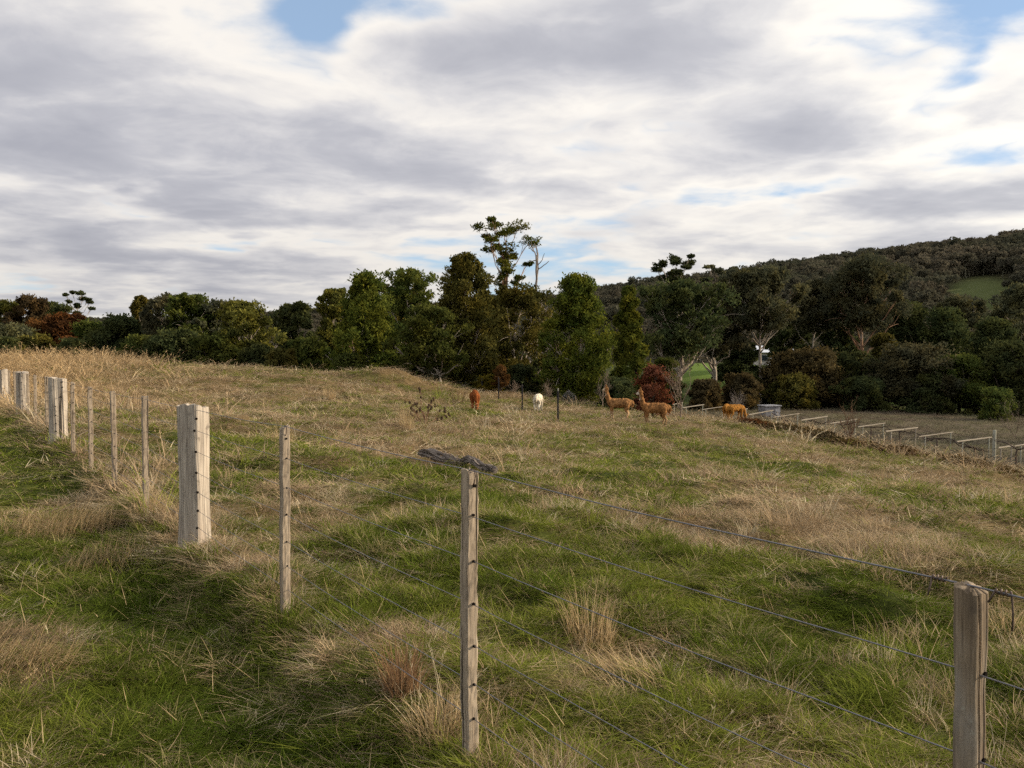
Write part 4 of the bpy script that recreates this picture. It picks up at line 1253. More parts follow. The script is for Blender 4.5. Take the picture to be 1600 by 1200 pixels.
# brambles on the bank above the vineyard: one thicket per stretch
def bramble(px0, py0, px1, py1, Y0, Y1, hgt, wid, label, leaf, seed):
    r = np.random.default_rng(seed)
    n = 1500
    t = r.random(n)
    a, c = at(px0, py0, Y0), at(px1, py1, Y1)
    x = a[0] + (c[0] - a[0]) * t + r.normal(0, wid * 0.35, n); y = a[1] + (c[1] - a[1]) * t + r.normal(0, wid * 0.5, n)
    env = hgt * (0.45 + 0.9 * fbm(x, y, 0.7, 3, seed)) * np.clip(np.sin(np.clip(t, 0.02, 0.98) * math.pi) * 1.8, 0.2, 1)
    z = ground(x, y) + env * r.random(n) ** 0.6
    P = np.stack([x, y, z], 1); o = P.mean(0); o[2] = ground(o[0], o[1])
    v, q, _ = leaf_faces(P - o, r, 0.16, 0.085, 0.2)
    root = empty('bramble', tuple(o)); tag(root, label, 'bramble', 'brambles along the vineyard bank')
    obj('foliage', mesh_np('foliage', v, q, LEAF[leaf], False, {'v': ('FLOAT', np.repeat(r.random(n), 3))}), root)
    mb = MB()
    for _ in range(40):
        i = r.integers(0, n); p1 = P[i] - o; p0 = p1 + np.array([r.normal(0, .3), r.normal(0, .3), 0]); p0[2] = ground(p0[0] + o[0], p0[1] + o[1]) - o[2] - 0.03
        mb.tube(bez(p0, (p0 + p1) / 2 + np.array([0, 0, 0.3]), p1, 5), np.linspace(0.012, 0.006, 5), 4, False)
    obj('canes', mb.mesh('canes', BARK['twig'], True), root)['kind'] = 'stuff'


bramble(1166, 664, 1200, 671, 46.0, 44.5, 0.30, 0.7, 'rust brown bramble at the top end of the bank below the tawny pair', 'rust', 901)
bramble(1198, 670, 1275, 687, 44.6, 42.0, 0.36, 0.9, 'green brown bramble along the bank between rust patch and leafless peach tree', 'brown', 902)
bramble(1270, 684, 1350, 703, 42.2, 38.8, 0.40, 0.9, 'dark bramble under the leafless peach tree', 'brown', 903)
bramble(1350, 702, 1425, 717, 38.8, 36.2, 0.34, 0.9, 'low dark bramble at the bottom end of the bank', 'brown', 904)
bramble(1480, 730, 1590, 748, 35.0, 31.5, 0.28, 1.0, 'low dull bramble near the picture edge below the trellis', 'brown', 905)


# ------------------------------------------------------------------ the post and wire fence
def loft(sections, name, mat, cap=True, smooth=False):
    """sections (n, m, 3) rings"""
    S = np.asarray(sections, float); n, m = S.shape[:2]
    v = S.reshape(-1, 3)
    i = np.arange(n - 1)[:, None] * m; j = np.arange(m)[None, :]; k = (j + 1) % m
    q = np.stack([i + j, i + k, i + m + k, i + m + j], -1).reshape(-1, 4)
    t = []
    if cap:
        v = np.vstack([v, S[-1].mean(0)[None] + np.array([[0, 0, 0.004]])])
        jj = np.arange(m); t = np.stack([jj + (n - 1) * m, (jj + 1) % m + (n - 1) * m, np.full(m, n * m)], -1)
    return mesh_np(name, v, [q, t] if cap else q, mat, smooth)


fence = empty('wire_fence', (FA + FK * 7.29, 7.29, 0))
tag(fence, 'long post and wire fence of weathered timber crossing the foreground', 'fence')
FO = np.array([FA + FK * 7.29, 7.29, 0.0])
fdir = np.array([FK, 1.0, 0]) / math.sqrt(1 + FK * FK)       # along the fence, away from the camera
fnor = np.array([fdir[1], -fdir[0], 0])                       # toward the paddock
WIRE_H = [0.963, 0.79, 0.62, 0.46, 0.31, 0.17]


def fpt(Y):
    return np.array([FA + FK * Y, Y, 0.0])


def ring(profile):
    """profile in fence axes (along toward camera, toward paddock)"""
    p = np.asarray(profile, float)
    return p[:, :1] * (-fdir)[None] + p[:, 1:2] * fnor[None]


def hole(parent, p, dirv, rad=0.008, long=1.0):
    """a short dark plug just proud of the timber, the shade of a bored hole painted in"""
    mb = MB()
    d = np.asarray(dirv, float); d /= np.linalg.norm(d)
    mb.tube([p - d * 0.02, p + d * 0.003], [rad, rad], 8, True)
    o = obj('wire_hole', mb.mesh('wire_hole', M_HOLE_SHADE), parent)
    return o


def batten(Y, ztop, w, t, label, seed, tie=True, mat=None, lean=0.0):
    r = np.random.default_rng(seed)
    lean = lean + r.normal(0, 0.009)
    p0 = fpt(Y); zg = ground(p0[0], p0[1]) - 0.12
    hw, ht = w / 2, t / 2
    b_ = 0.004
    # corners with small chamfers plus extra points so edges can chip
    prof = []
    for (sx, sy) in ((1, 1), (-1, 1), (-1, -1), (1, -1)):
        if sx * sy > 0: prof += [(sx * hw, sy * (ht - b_)), (sx * (hw - b_), sy * ht)]
        else: prof += [(sx * (hw - b_), sy * ht), (sx * hw, sy * (ht - b_))]
    # midpoints
    full = []
    for i in range(len(prof)):
        a, c = np.array(prof[i]), np.array(prof[(i + 1) % len(prof)])
        full.append(a)
        if np.linalg.norm(c - a) > 0.015: full += [a + (c - a) * 0.33, a + (c - a) * 0.66]
    full = np.array(full)
    nz = 46
    zs = np.linspace(zg, ztop, nz)
    secs = []
    bow = np.cumsum(r.normal(0, 0.0012, (nz, 2)), axis=0)
    jit = r.normal(0, 0.0007, len(full))
    for k, z in enumerate(zs):
        pr = full * (1 + 0.02 * math.sin(z * 5 + seed)) + bow[k] + r.normal(0, 0.0010, full.shape) + jit[:, None] * 0.6
        zz = np.full(len(full), z)
        if k == nz - 1: zz = z + r.normal(0, 0.006, len(full)) + full[:, 1] * r.uniform(-0.3, 0.3)
        off = np.array([lean * (z - zg), 0, 0])
        secs.append(ring(pr) + p0[None] - FO[None] + off[None] + np.stack([zz * 0, zz * 0, zz], 1))
    o = obj('batten', loft(secs, 'batten', mat or M_BATTEN), fence)
    if label: o['label'] = label
    face = -fdir * hw
    for h in WIRE_H + [1.085]:
        p = p0 - FO + face + fnor * r.uniform(0.003, 0.010) + np.array([lean * h, 0, h + r.normal(0, 0.004)])
        hole(o, p, -fdir, 0.0056 if h != 1.085 else 0.0068)
    return o


def wire_tie(parent, pts, rad=0.0022, mat=None):
    mb = MB(); mb.tube(np.array(pts), rad, 6, True)
    return obj('wire_tie', mb.mesh('wire_tie', mat or M_TIE, True), parent)


def split_post(Y, ztop, w, label, seed, off=0.0, squash=0.9):
    """thick split log: a riven flat face, a ridge and a rounded back, ribbed along the grain"""
    r = np.random.default_rng(seed)
    p0 = fpt(Y); zg = ground(p0[0], p0[1]) - 0.15
    m = 132; nz = 60
    checks = [(r.uniform(0, 6.28), r.uniform(0.03, 0.06), r.uniform(0.012, 0.032), r.uniform(0.1, 1.0), r.uniform(0.15, 0.5)) for _ in range(9)]
    th = np.arange(m) * 2 * math.pi / m
    # riven outline: intersection of a few half planes and a round
    nfac = 6
    fa = np.sort(r.uniform(0, 2 * math.pi, nfac)); fd = r.uniform(0.80, 1.0, nfac)
    if seed == 51:
        fa = np.array([0.62, -0.55, 1.85, 3.1, 4.3, 5.0]); fd = np.array([0.84, 0.90, 0.86, 0.9, 0.86, 0.95])
    base = np.ones(m) * 1.0
    for a, d in zip(fa, fd):
        c = np.cos(th - a); lim = np.where(c > 0.15, d / np.maximum(c, 0.15), 9); base = np.minimum(base, lim)
    ribs = sum(r.uniform(0.003, 0.009) * np.sin(th * k + r.uniform(0, 6)) for k in (9, 14, 19, 27))
    secs = []
    for k, z in enumerate(np.linspace(zg, ztop, nz)):
        f = (z - zg) / (ztop - zg)
        flare = 1 + 0.10 * (1 - f) ** 3 - 0.04 * math.sin(f * 3.1) + 0.015 * math.sin(f * 9 + seed)
        tw = 0.10 * math.sin(f * 2.2 + seed)
        rr = (base + ribs + 0.012 * np.sin(th * 3 + f * 6) + 0.010 * (vnoise(th * 6 + tw * 20, np.full(m, z * 5), seed) - 0.5) * 2 + 0.016 * (vnoise(th * 11, np.full(m, z * 2.0), seed + 3) - 0.5)) * w / 2 * flare
        # a drying check
        ca = 2.6 if seed % 2 else 0.35
        rr = rr - w * 0.025 * np.exp(-((np.angle(np.exp(1j * (th - ca - 0.05 * math.sin(z * 4))))) / 0.035) ** 2)
        for (c_a, c_w, c_d, c_z, c_l) in checks:
            rr = rr - w * c_d * math.exp(-((z - c_z) / c_l) ** 2) * np.exp(-((np.angle(np.exp(1j * (th - c_a - 0.06 * math.sin(z * 5 + c_a))))) / c_w) ** 2)
        pr = np.stack([np.cos(th + tw) * rr, np.sin(th + tw) * rr * squash], 1)
        zz = np.full(m, z)
        if k == nz - 1: zz = z + 0.02 * (vnoise(th * 4, np.zeros(m), seed + 9) - 0.5) + 0.02 * np.cos(th + seed)
        secs.append(ring(pr) + p0[None] - FO[None] + np.stack([zz * 0, zz * 0, zz], 1))
    secs.append(np.array(secs[-1]) * np.array([0.6, 0.6, 1]) + np.array([*(p0 - FO)[:2] * 0.4, 0.004]))
    o = obj('post', loft(secs, 'post', M_POST, True), fence)
    o['label'] = label
    S = np.array(secs)
    for h in WIRE_H + [1.06]:
        # find the surface point on the camera-facing side
        k = int(np.clip(np.searchsorted(np.linspace(zg, ztop, nz), h), 0, nz - 1))
        view = -(p0 / np.linalg.norm(p0)); view = view * 0.8 - fdir * 0.6
        if seed in (51,): view = np.array([0.16, -1, 0])
        j = int(np.argmax((S[k] - (p0 - FO)[None]) @ view))
        p = S[k][j].copy(); p[2] = h
        hole(o, p, p - np.array([*(p0 - FO)[:2], h]), 0.0105 if seed == 51 else 0.012)
    return o


def cracked_post(Y, ztop, label, seed):
    """the near post: square-ish, leaning slightly, with a long open crack"""
    r = np.random.default_rng(seed)
    p0 = fpt(Y); zg = ground(p0[0], p0[1]) - 0.15
    m = 96; nz = 90
    th = np.arange(m) * 2 * math.pi / m
    secs = []
    for k, z in enumerate(np.linspace(zg, ztop, nz)):
        f = (z - zg) / (ztop - zg)
        w = 0.050 * (1.12 - 0.16 * f) + 0.003 * math.sin(z * 7) - 0.010 * math.exp(-((z - 0.93) / 0.05) ** 2) * 0.5
        rr = (np.abs(np.cos(th)) ** 5 + np.abs(np.sin(th)) ** 5) ** (-1 / 5.0) * w / 2
        rr = rr * (1 + 0.018 * (vnoise(th * 9, np.full(m, z * 3), seed) - 0.5) * 2 + 0.03 * (vnoise(th * 3, np.full(m, z * 6), seed + 1) - 0.5))
        a0 = -0.42 + 0.16 * math.sin((z - 0.4) * 5.0) + 0.10 * (vnoise(np.array([z * 6]), np.array([0.0]), 4)[0] - 0.5)
        wd = 0.055 * (0.6 + 0.8 * f)
        rr = rr * (1 - 0.42 * np.exp(-((np.angle(np.exp(1j * (th - a0)))) / wd) ** 2))
        a1 = 0.42 + 0.05 * math.sin(z * 6)
        rr = rr * (1 - 0.22 * sstep(np.array([f]), 0.6, 0.9)[0] * np.exp(-((np.angle(np.exp(1j * (th - a1)))) / 0.04) ** 2))
        pr = np.stack([np.cos(th) * rr, np.sin(th) * rr], 1)
        lean = np.array([0.006 * math.sin(z * 3) + 0.012 * f, 0, 0])
        zz = np.full(m, z)
        if k == nz - 1: zz = z + 0.010 * (vnoise(th * 5, np.zeros(m), 8) - 0.5) - 0.006 * np.cos(th)
        secs.append(ring(pr) + (p0 - FO)[None] + lean[None] + np.stack([zz * 0, zz * 0, zz], 1))
    secs.append(np.array(secs[-1]) * 0.7 + secs[-1].mean(0)[None] * 0.3 + np.array([0, 0, 0.003]))
    o = obj('post', loft(secs, 'post', M_OLD, True), fence)
    o['label'] = label
    for h in WIRE_H[:5]:
        p = p0 - FO - fdir * 0.026 + fnor * 0.010 + np.array([0.01, 0, h])
        hole(o, p, -fdir, 0.005)
    return o


bt = {}
near_post = cracked_post(1.75, 1.130, 'grey brown cracked post with a long open split', 61)
bt[3.43] = batten(3.43, 1.138, 0.060, 0.046, 'nearest squared batten, its full height in view', 11)
bt[5.32] = batten(5.32, 1.150, 0.062, 0.048, 'batten between the nearest batten and the thick split post', 12)
split_post(7.29, 1.152, 0.285, 'thick pale split log post with dark bored holes', 51)
for i, (Y, zt, lab) in enumerate([(9.05, 1.145, 'first batten past the thick split post'), (10.75, 1.12, 'second batten past the thick split post'), (12.5, 1.105, 'third batten past the thick split post'),
                                  (14.25, 1.115, 'fourth batten past the thick split post, beside the knotty one')]):
    batten(Y, zt, 0.072, 0.055, lab, 21 + i)
split_post(16.1, 1.125, 0.345, 'knotty swirling grained split log post', 52)
for i, (Y, zt) in enumerate([(17.9, 1.10), (20.3, 1.07), (22.1, 1.06)]):
    batten(Y, zt, 0.085, 0.06, ['batten just past the knotty post', 'thin batten midway between the knotty and the two-faced post', 'batten touching the two-faced post'][i], 31 + i)
split_post(23.6, 1.065, 0.36, 'two-faced split log post, grey on one side and white on the other', 53)
for i, (Y, zt) in enumerate([(26.0, 1.03), (28.6, 1.0)]):
    batten(Y, zt, 0.085, 0.06, ['thin batten before the last post', 'last thin batten before the picture edge'][i], 41 + i)
split_post(31.6, 0.965, 0.36, 'farthest split log post at the picture edge', 55)


def strand(h, name, r0=0.0016, over=False):
    ys = [-4.0, -0.1, 1.75, 3.43, 5.32, 7.29, 9.05, 10.75, 12.5, 14.25, 16.1, 17.9, 20.3, 22.1, 23.6, 26.0, 28.6, 31.6]
    tops = [1.15, 1.15, 1.137, 1.1425, 1.155, 1.13, 1.12, 1.10, 1.085, 1.095, 1.10, 1.08, 1.05, 1.045, 1.04, 1.01, 0.98, 0.94]
    if not over: ys = ys
    pts = []
    for i in range(len(ys) - 1):
        for t in np.linspace(0, 1, 9)[:-1]:
            Y = ys[i] + (ys[i + 1] - ys[i]) * t
            p = fpt(Y) + fnor * 0.006
            z = (tops[i] + (tops[i + 1] - tops[i]) * t) if over else h + 0.0 * t - (0.0 if Y < 22 else (Y - 22) * 0.015)
            if not over and Y > 9: z = h * (1.0 if Y < 9 else np.interp(Y, [9, 16, 24, 32], [1.0, 0.985, 0.95, 0.86]))
            sag = 0.012 * math.sin(math.pi * t) * (1 if h > 0.3 else 0.6)
            pts.append([p[0], p[1], z - sag + 0.001 * math.sin(Y * 23 + h * 40)])
    mb = MB(); mb.tube(np.array(pts) - FO, r0, 6, True)
    return obj('wire', mb.mesh('wire', M_WIRE, True), fence)


strand(1.15, 'wire', 0.0020, True)
for h in WIRE_H: strand(h, 'wire')

# ties on the near post and the nearest batten
c1 = fpt(1.75) - FO


def coil(center, n=4, rad=0.0045, pitch=0.008, start=0.0):
    t = np.linspace(0, n * 2 * math.pi, n * 12)
    e1 = np.array([0, 0, 1.0]); e2 = fnor
    return [center + fdir * (start + pitch * q / (2 * math.pi)) + (e1 * math.cos(q) + e2 * math.sin(q)) * rad for q in t]


wz = 1.137
cc = c1 + np.array([0, 0, wz]) + fnor * 0.006
far_ = coil(cc, 3, 0.0045, 0.009, 0.045)
wire_tie(near_post, [*far_, far_[-1] + np.array([-0.004, 0.0, -0.006]), far_[-1] + np.array([-0.010, -0.006, -0.022]), far_[-1] + np.array([-0.016, -0.010, -0.040])], 0.0022)
nr_ = coil(cc, 3, 0.0045, 0.009, -0.085)
wire_tie(near_post, [nr_[0] + np.array([0.002, -0.004, -0.075]), nr_[0] + np.array([0.003, -0.004, -0.045]), nr_[0] + np.array([0.002, 0, -0.008]), *nr_, nr_[-1] + np.array([-0.006, 0.0, -0.010]), nr_[-1] + np.array([-0.014, 0.004, -0.028])], 0.0022)
for Y, o_, zt in ((3.43, bt[3.43], 1.1425), (5.32, bt[5.32], 1.155)):
    c = fpt(Y) - FO - fdir * 0.034 + fnor * 0.006
    wire_tie(o_, [c + np.array([0, 0, zt + 0.003]) + fdir * 0.03, c + np.array([0, 0, zt + 0.004]), c + np.array([0.004, -0.003, zt - 0.02]), c + np.array([0.0, -0.002, zt - 0.045]), c + np.array([-0.006, 0.004, zt - 0.058])], 0.0024)


# ------------------------------------------------------------------ tussocks and loose dry stalks that stand out
def tussock(name, label, px, py, n, rad, len_r, bend_r, lean_r, mat, seed, wind=None, group=None, cat='tussock', width=0.0045):
    r = random.Random(seed)
    g = hit(px, py)
    mb = MB(); vs = []
    for _ in range(n):
        a = r.uniform(0, 2 * math.pi); d = rad * math.sqrt(r.random())
        az = (a + r.gauss(0, 0.7)) if wind is None else r.gauss(wind, 0.45)
        bx, by = d * math.cos(a), d * math.sin(a)
        base = (bx, by, ground(g[0] + bx, g[1] + by) - g[2] - 0.02)
        L = r.uniform(*len_r) * (1.15 - 0.5 * d / rad)
        v, q = blade_strip(base, az, L, width * r.uniform(0.6, 1.3), r.uniform(*bend_r), 4, r.uniform(-0.9, 0.9), r.uniform(*lean_r))
        mb.add(v, q); vs += [min(1, max(0, r.gauss(0.55, 0.28)))] * len(v)
    me = mb.mesh(name, STRAW[mat], False, {'v': ('FLOAT', np.array(vs))})
    o = obj(name, me, None, tuple(g))
    tag(o, label, cat, group)
    return o


tussock('grass_tussock', 'upright golden straw tussock in the paddock right of the nearest batten', 922, 1010, 300, 0.14, (0.06, 0.42), (0.0, 0.7), (0.0, 0.38), 'straw', 1)
tussock('grass_tussock', 'russet pointed clump of dead grass under the wires left of the nearest batten', 628, 1085, 330, 0.075, (0.08, 0.40), (0.0, 0.7), (0.0, 0.42), 'russet', 2)
tussock('grass_tussock', 'straw clump at the foot of the nearest batten', 690, 1150, 340, 0.14, (0.14, 0.30), (0.2, 1.0), (0.0, 0.6), 'straw', 3)
tussock('grass_tussock', 'wind flattened heap of straw on the track, upper one', 95, 835, 1100, 0.55, (0.25, 0.60), (0.2, 1.1), (0.25, 0.95), 'straw', 4, wind=-0.6)
tussock('grass_tussock', 'wind flattened heap of straw on the track at the picture edge', 25, 1050, 800, 0.30, (0.18, 0.46), (0.2, 1.1), (0.3, 1.0), 'straw', 5, wind=-0.3)
tussock('grass_tussock', 'loose straw below the upper flattened heap on the track', 165, 885, 520, 0.36, (0.2, 0.46), (0.2, 1.0), (0.3, 1.0), 'straw', 6, wind=-0.9)
tussock('grass_tussock', 'brown clump at the foot of the batten past the thick post', 232, 808, 260, 0.16, (0.14, 0.34), (0.0, 0.6), (0.0, 0.4), 'straw', 7)
tussock('grass_tussock', 'pale clump beside the farther log end in the paddock', 440, 690, 300, 0.3, (0.25, 0.5), (0.1, 0.6), (0.0, 0.4), 'straw', 8)
tussock('grass_tussock', 'tall dry clump standing left of the dead thistle', 634, 668, 220, 0.25, (0.4, 0.85), (0.0, 0.4), (0.0, 0.25), 'straw', 9)
tussock('grass_tussock', 'lone golden clump on the rise, farthest in the paddock', 515, 625, 160, 0.25, (0.4, 0.9), (0.0, 0.4), (0.0, 0.25), 'straw', 10, width=0.012)
tussock('grass_tussock', 'low matted heap of straw below the golden upright tussock', 985, 1075, 260, 0.22, (0.15, 0.34), (0.3, 1.0), (0.5, 1.1), 'straw', 12, wind=2.4)
tussock('grass_tussock', 'thin straw clump beside the cracked post at the picture edge', 1570, 990, 200, 0.25, (0.15, 0.34), (0.2, 0.8), (0.1, 0.8), 'straw', 13)


def loose_stalks():
    """long pale stalks lying criss-cross over the turf"""
    r = np.random.default_rng(88)
    mb = MB(); vs = []
    n = 3000
    x, y, d = None, None, None
    u = r.random(n); dd = 1.5 + u ** 1.3 * 15; a = np.radians(r.uniform(-38, 38, n))
    x, y = np.sin(a) * dd, np.cos(a) * dd
    z = ground(x, y)
    for i in range(n):
        L = r.uniform(0.06, 0.24); az = r.normal(WIND, 1.2)
        v, q = blade_strip((x[i], y[i], z[i] + r.uniform(0.0, 0.05)), az, L, 0.003 * (1 + dd[i] * 0.05), r.normal(0.2, 0.35), 3, r.uniform(-0.5, 0.5), r.uniform(0.5, 1.5))
        mb.add(v, q); vs += [r.uniform(0.4, 1.0)] * len(v)
    tag(obj('straw_litter', mb.mesh('straw_litter', STRAW['straw'], False, {'v': ('FLOAT', np.array(vs))})), 'long pale dead stalks strewn over the near turf', 'dead grass', None, 'stuff')


loose_stalks()


# ------------------------------------------------------------------ log and weeds in the paddock
def fallen_log():
    r = np.random.default_rng(5)
    a, c = LOG_A.copy(), LOG_C.copy()
    # lie it on the ground between both ends
    a = np.array([a[0], a[1], ground(a[0], a[1]) + 0.15]); c = np.array([c[0], c[1], ground(c[0], c[1]) + 0.09])
    o0 = (a + c) / 2; o0[2] = ground(o0[0], o0[1])
    root = empty('fallen_log', tuple(o0)); tag(root, 'split grey weathered log lying in the grass behind the nearest batten', 'log')
    n, m = 90, 64
    t = np.linspace(0, 1, n); th = np.arange(m) * 2 * math.pi / m
    ax = (c - a) / np.linalg.norm(c - a); s = np.cross(ax, [0, 0, 1.0]); s /= np.linalg.norm(s); u = np.cross(s, ax)
    secs = []
    for k in range(n):
        f = t[k]
        rad = 0.095 * (1 - 0.35 * f) * (1 + 0.18 * math.sin(f * 7)) * (0.75 + 0.25 * min(1, f * 12)) * (0.6 + 0.4 * min(1, (1 - f) * 9))
        rr = rad * (1 + 0.30 * (vnoise(th * 3, np.full(m, f * 9), 3) - 0.5) * 2 + 0.34 * (vnoise(th * 9, np.full(m, f * 5), 5) - 0.5) * 2 + 0.22 * (vnoise(th * 20, np.full(m, f * 12), 6) - 0.5) * 2)
        rr = rr * (1 - 0.45 * np.exp(-((np.angle(np.exp(1j * (th - 1.3 - 0.3 * math.sin(f * 4))))) / 0.12) ** 2))
        ctr = a + (c - a) * f; ctr[2] = max(ctr[2], ground(ctr[0], ctr[1]) + 0.10) + 0.008 * math.sin(f * 9); ctr = ctr - o0
        secs.append(ctr[None] + s[None] * (np.cos(th) * rr)[:, None] + u[None] * (np.sin(th) * rr * 0.8)[:, None])
    # the timber material's grain runs along z: rotate object space to suit by storing the mesh upright
    S = np.array(secs)
    up_ = ax; M = np.stack([s, u, up_], 1)           # local axes as columns
    V = (S.reshape(-1, 3)) @ M
    me = loft(V.reshape(S.shape), 'timber', M_LOG, True)
    o = obj('timber', me, root)
    from mathutils import Matrix
    o.matrix_local = Matrix([[*M[0], 0], [*M[1], 0], [*M[2], 0], [0, 0, 0, 1]])
    mb = MB()
    for _ in range(10):
        f = r.uniform(0.05, 0.95); p = a + (c - a) * f - o0 + np.array([0, 0, 0.08 * (1 - f * 0.5)])
        e = p + ax * r.uniform(-0.16, 0.16) + np.array([r.normal(0, 0.05), r.normal(0, 0.05), r.uniform(0.0, 0.07)])
        mb.tube([p - (e - p) * 0.3, (p + e) / 2 + 0.01, e], [0.014, 0.010, 0.003], 5, True)
    obj('splinter', mb.mesh('splinter', M_LOG), root)


fallen_log()


def thistle():
    r = np.random.default_rng(12)
    g = hit(664, 664, 5, 80); Y = g[1]
    root = empty('dead_thistle', tuple(g)); tag(root, 'dead brown branching thistle with knobbly seed heads in the paddock', 'weed')
    H = 42 / F * Y
    mb = MB(); tips = []
    for k in range(6):
        d = np.array([r.normal(0, 0.75), r.normal(0, 0.5), r.uniform(0.5, 1.1)]); d /= np.linalg.norm(d)
        grow_branch(mb, r, np.array([0, 0, -0.03]), d, H * r.uniform(0.6, 0.85), 0.022, 2, 0.7, tips, 0.16, 0.05, (1, 3))
    obj('stem', mb.mesh('stem', BARK['twig'], True), root)
    hb = MB()
    for p in tips:
        for j in range(3):
            q = p - np.array([0, 0, 1]) * 0.03 * j + r.normal(0, 0.02, 3)
            R_ = 0.034 * r.uniform(0.7, 1.3)
            hb.tube([q - [0, 0, R_], q - [0, 0, R_ * 0.4], q + [0, 0, R_ * 0.4], q + [0, 0, R_ * 1.2]], [R_ * 0.4, R_, R_ * 0.9, R_ * 0.25], 6, True)
    obj('seed_head', hb.mesh('seed_head', mat_plain('thistle_head', (0.06, 0.04, 0.026), 0.9, 0.1)), root)['kind'] = 'stuff'


thistle()
tussock('bracken_clump', 'low brown dead bracken clump below the thistle', 672, 672, 130, 0.3, (0.12, 0.3), (0.2, 1.0), (0.2, 0.9), 'fern', 14, cat='weed', width=0.012)


# ------------------------------------------------------------------ steel pickets
def picket(px, ytop, ybase, Y, label):
    g = G(px, Y)
    h = at(px, ytop, Y)[2] - g[2]
    root = empty('steel_picket', tuple(g)); tag(root, label, 'picket', 'dark steel pickets crossing the paddock')
    mb = MB()
    w, t = 0.042, 0.010       # a Y-section post
    for a in (math.pi / 2, math.pi * 7 / 6, math.pi * 11 / 6):
        ca, sa = math.cos(a), math.sin(a)
        mb.box((ca * w / 2, sa * w / 2, h / 2 - 0.1), (w, t, h + 0.2), [[ca, -sa, 0], [sa, ca, 0], [0, 0, 1]])
    obj('shaft', mb.mesh('shaft', M_STEEL), root)
    cp = MB(); cp.tube([[0, 0, h - 0.10], [0, 0, h - 0.02], [0, 0, h + 0.012]], [0.036, 0.036, 0.022], 8, True)
    obj('cap', cp.mesh('cap', M_PALEPOST if px > 860 else M_STEEL), root)


picket(872, 607, 662, 38, 'dark steel picket between white animal and standing tawny animals')
picket(816, 601, 643, 48, 'dark steel picket just left of the white animal')
picket(779, 590, 627, 55, 'dark steel picket below the rust red sapling')
picket(753, 592, 622, 60, 'dark steel picket just right of the brown animal')


# ------------------------------------------------------------------ vineyard trellis
BARS = [((1051, 632), (1067, 629), 61.0), ((1067, 637), (1100, 632), 58.5), ((1097, 640), (1131, 635), 56.6), ((1133, 645), (1168, 638.5), 54.8), ((1170, 648), (1208, 641), 53.0), ((1208, 652), (1249, 646), 51.2),
        ((1252, 656.5), (1293, 650.5), 49.5), ((1297, 661.5), (1339, 655), 47.8), ((1341, 667), (1383, 661), 46.1), ((1384, 674), (1434, 668), 44.3), ((1437, 682), (1489, 675), 42.4), ((1495, 690), (1549, 683), 40.5), ((1560, 699.5), (1582, 696.5), 38.9), ((1585, 697), (1645, 687), 37.5)]
ORD = ['first', 'second', 'third', 'fourth', 'fifth', 'sixth', 'seventh', 'eighth', 'ninth', 'tenth', 'eleventh', 'twelfth', 'thirteenth', 'fourteenth']


def trellis():
    lefts, rights = [], []
    for i, ((x0, y0), (x1, y1), Y) in enumerate(BARS):
        a = at(x0, y0, Y); c = at(x1, y1, Y + (x1 - x0) * 0.035)
        lefts.append(a); rights.append(c)
        mid = (a + c) / 2; g = ground(mid[0], mid[1])
        root = empty('vine_trellis', (mid[0], mid[1], g))
        o0 = np.array([mid[0], mid[1], g])
        lab = {0: 'shortest trellis crossbar half hidden beside the copper shrub', 3: 'trellis crossbar partly hidden by the tawny grazing pair', 13: 'nearest trellis crossbar cut off by the picture edge', 12: 'short low trellis crossbar just before the cut off one'}.get(
            i, '%s pale trellis crossbar counted from the copper shrub' % ORD[i])
        tag(root, lab, 'trellis', 'trellis frames along the vineyard')
        ax = (c - a) / np.linalg.norm(c - a); s = np.cross(ax, [0, 0, 1.0]); s /= np.linalg.norm(s); u = np.cross(s, ax)
        mb = MB(); mb.box((0, 0, 0), (0.048, 0.044 + 0.014 * math.sin(i * 2.3), np.linalg.norm(c - a)))
        o = obj('crossbar', mb.mesh('crossbar', M_RAIL), root)
        from mathutils import Matrix
        M = np.stack([s, u, ax], 1); p = mid - o0
        o.matrix_local = Matrix([[*M[0], p[0]], [*M[1], p[1]], [*M[2], p[2]], [0, 0, 0, 1]])
        for f in (0.16, 0.93):
            q = a + (c - a) * f
            gz = ground(q[0], q[1]) - g - 0.15
            mp = MB(); mp.tube([[q[0] - mid[0], q[1] - mid[1], gz], [q[0] - mid[0], q[1] - mid[1], (q[2] - g + gz) / 2], [q[0] - mid[0] + 0.01, q[1] - mid[1], q[2] - g - 0.045]], [0.028, 0.026, 0.024], 7, True)
            obj('post', mp.mesh('post', M_PALEPOST if i % 3 else M_RAIL, True), root)
    for k, (pts, dz, lab) in enumerate(((lefts, -0.05, 'upper dark trellis wire along the near ends of the crossbars'), (rights, -0.06, 'upper dark trellis wire along the far ends of the crossbars'), (lefts, -0.42, 'lower dark trellis wire the vines hang on'))):
        P = []
        for i in range(len(pts) - 1):
            for t in np.linspace(0, 1, 5)[:-1]:
                p = pts[i] + (pts[i + 1] - pts[i]) * t + np.array([0, 0, dz - 0.10 * math.sin(math.pi * t)]); P.append(p)
        P.append(pts[-1] + np.array([0, 0, dz]))
        P = np.array(P); o0 = P[len(P) // 2].copy()
        mb = MB(); mb.tube(P - o0, 0.010, 5, True)
        tag(obj('trellis_wire', mb.mesh('trellis_wire', M_VINE, True), None, tuple(o0)), lab, 'wire', 'trellis wires')
    return lefts, rights


LEFTS, RIGHTS = trellis()


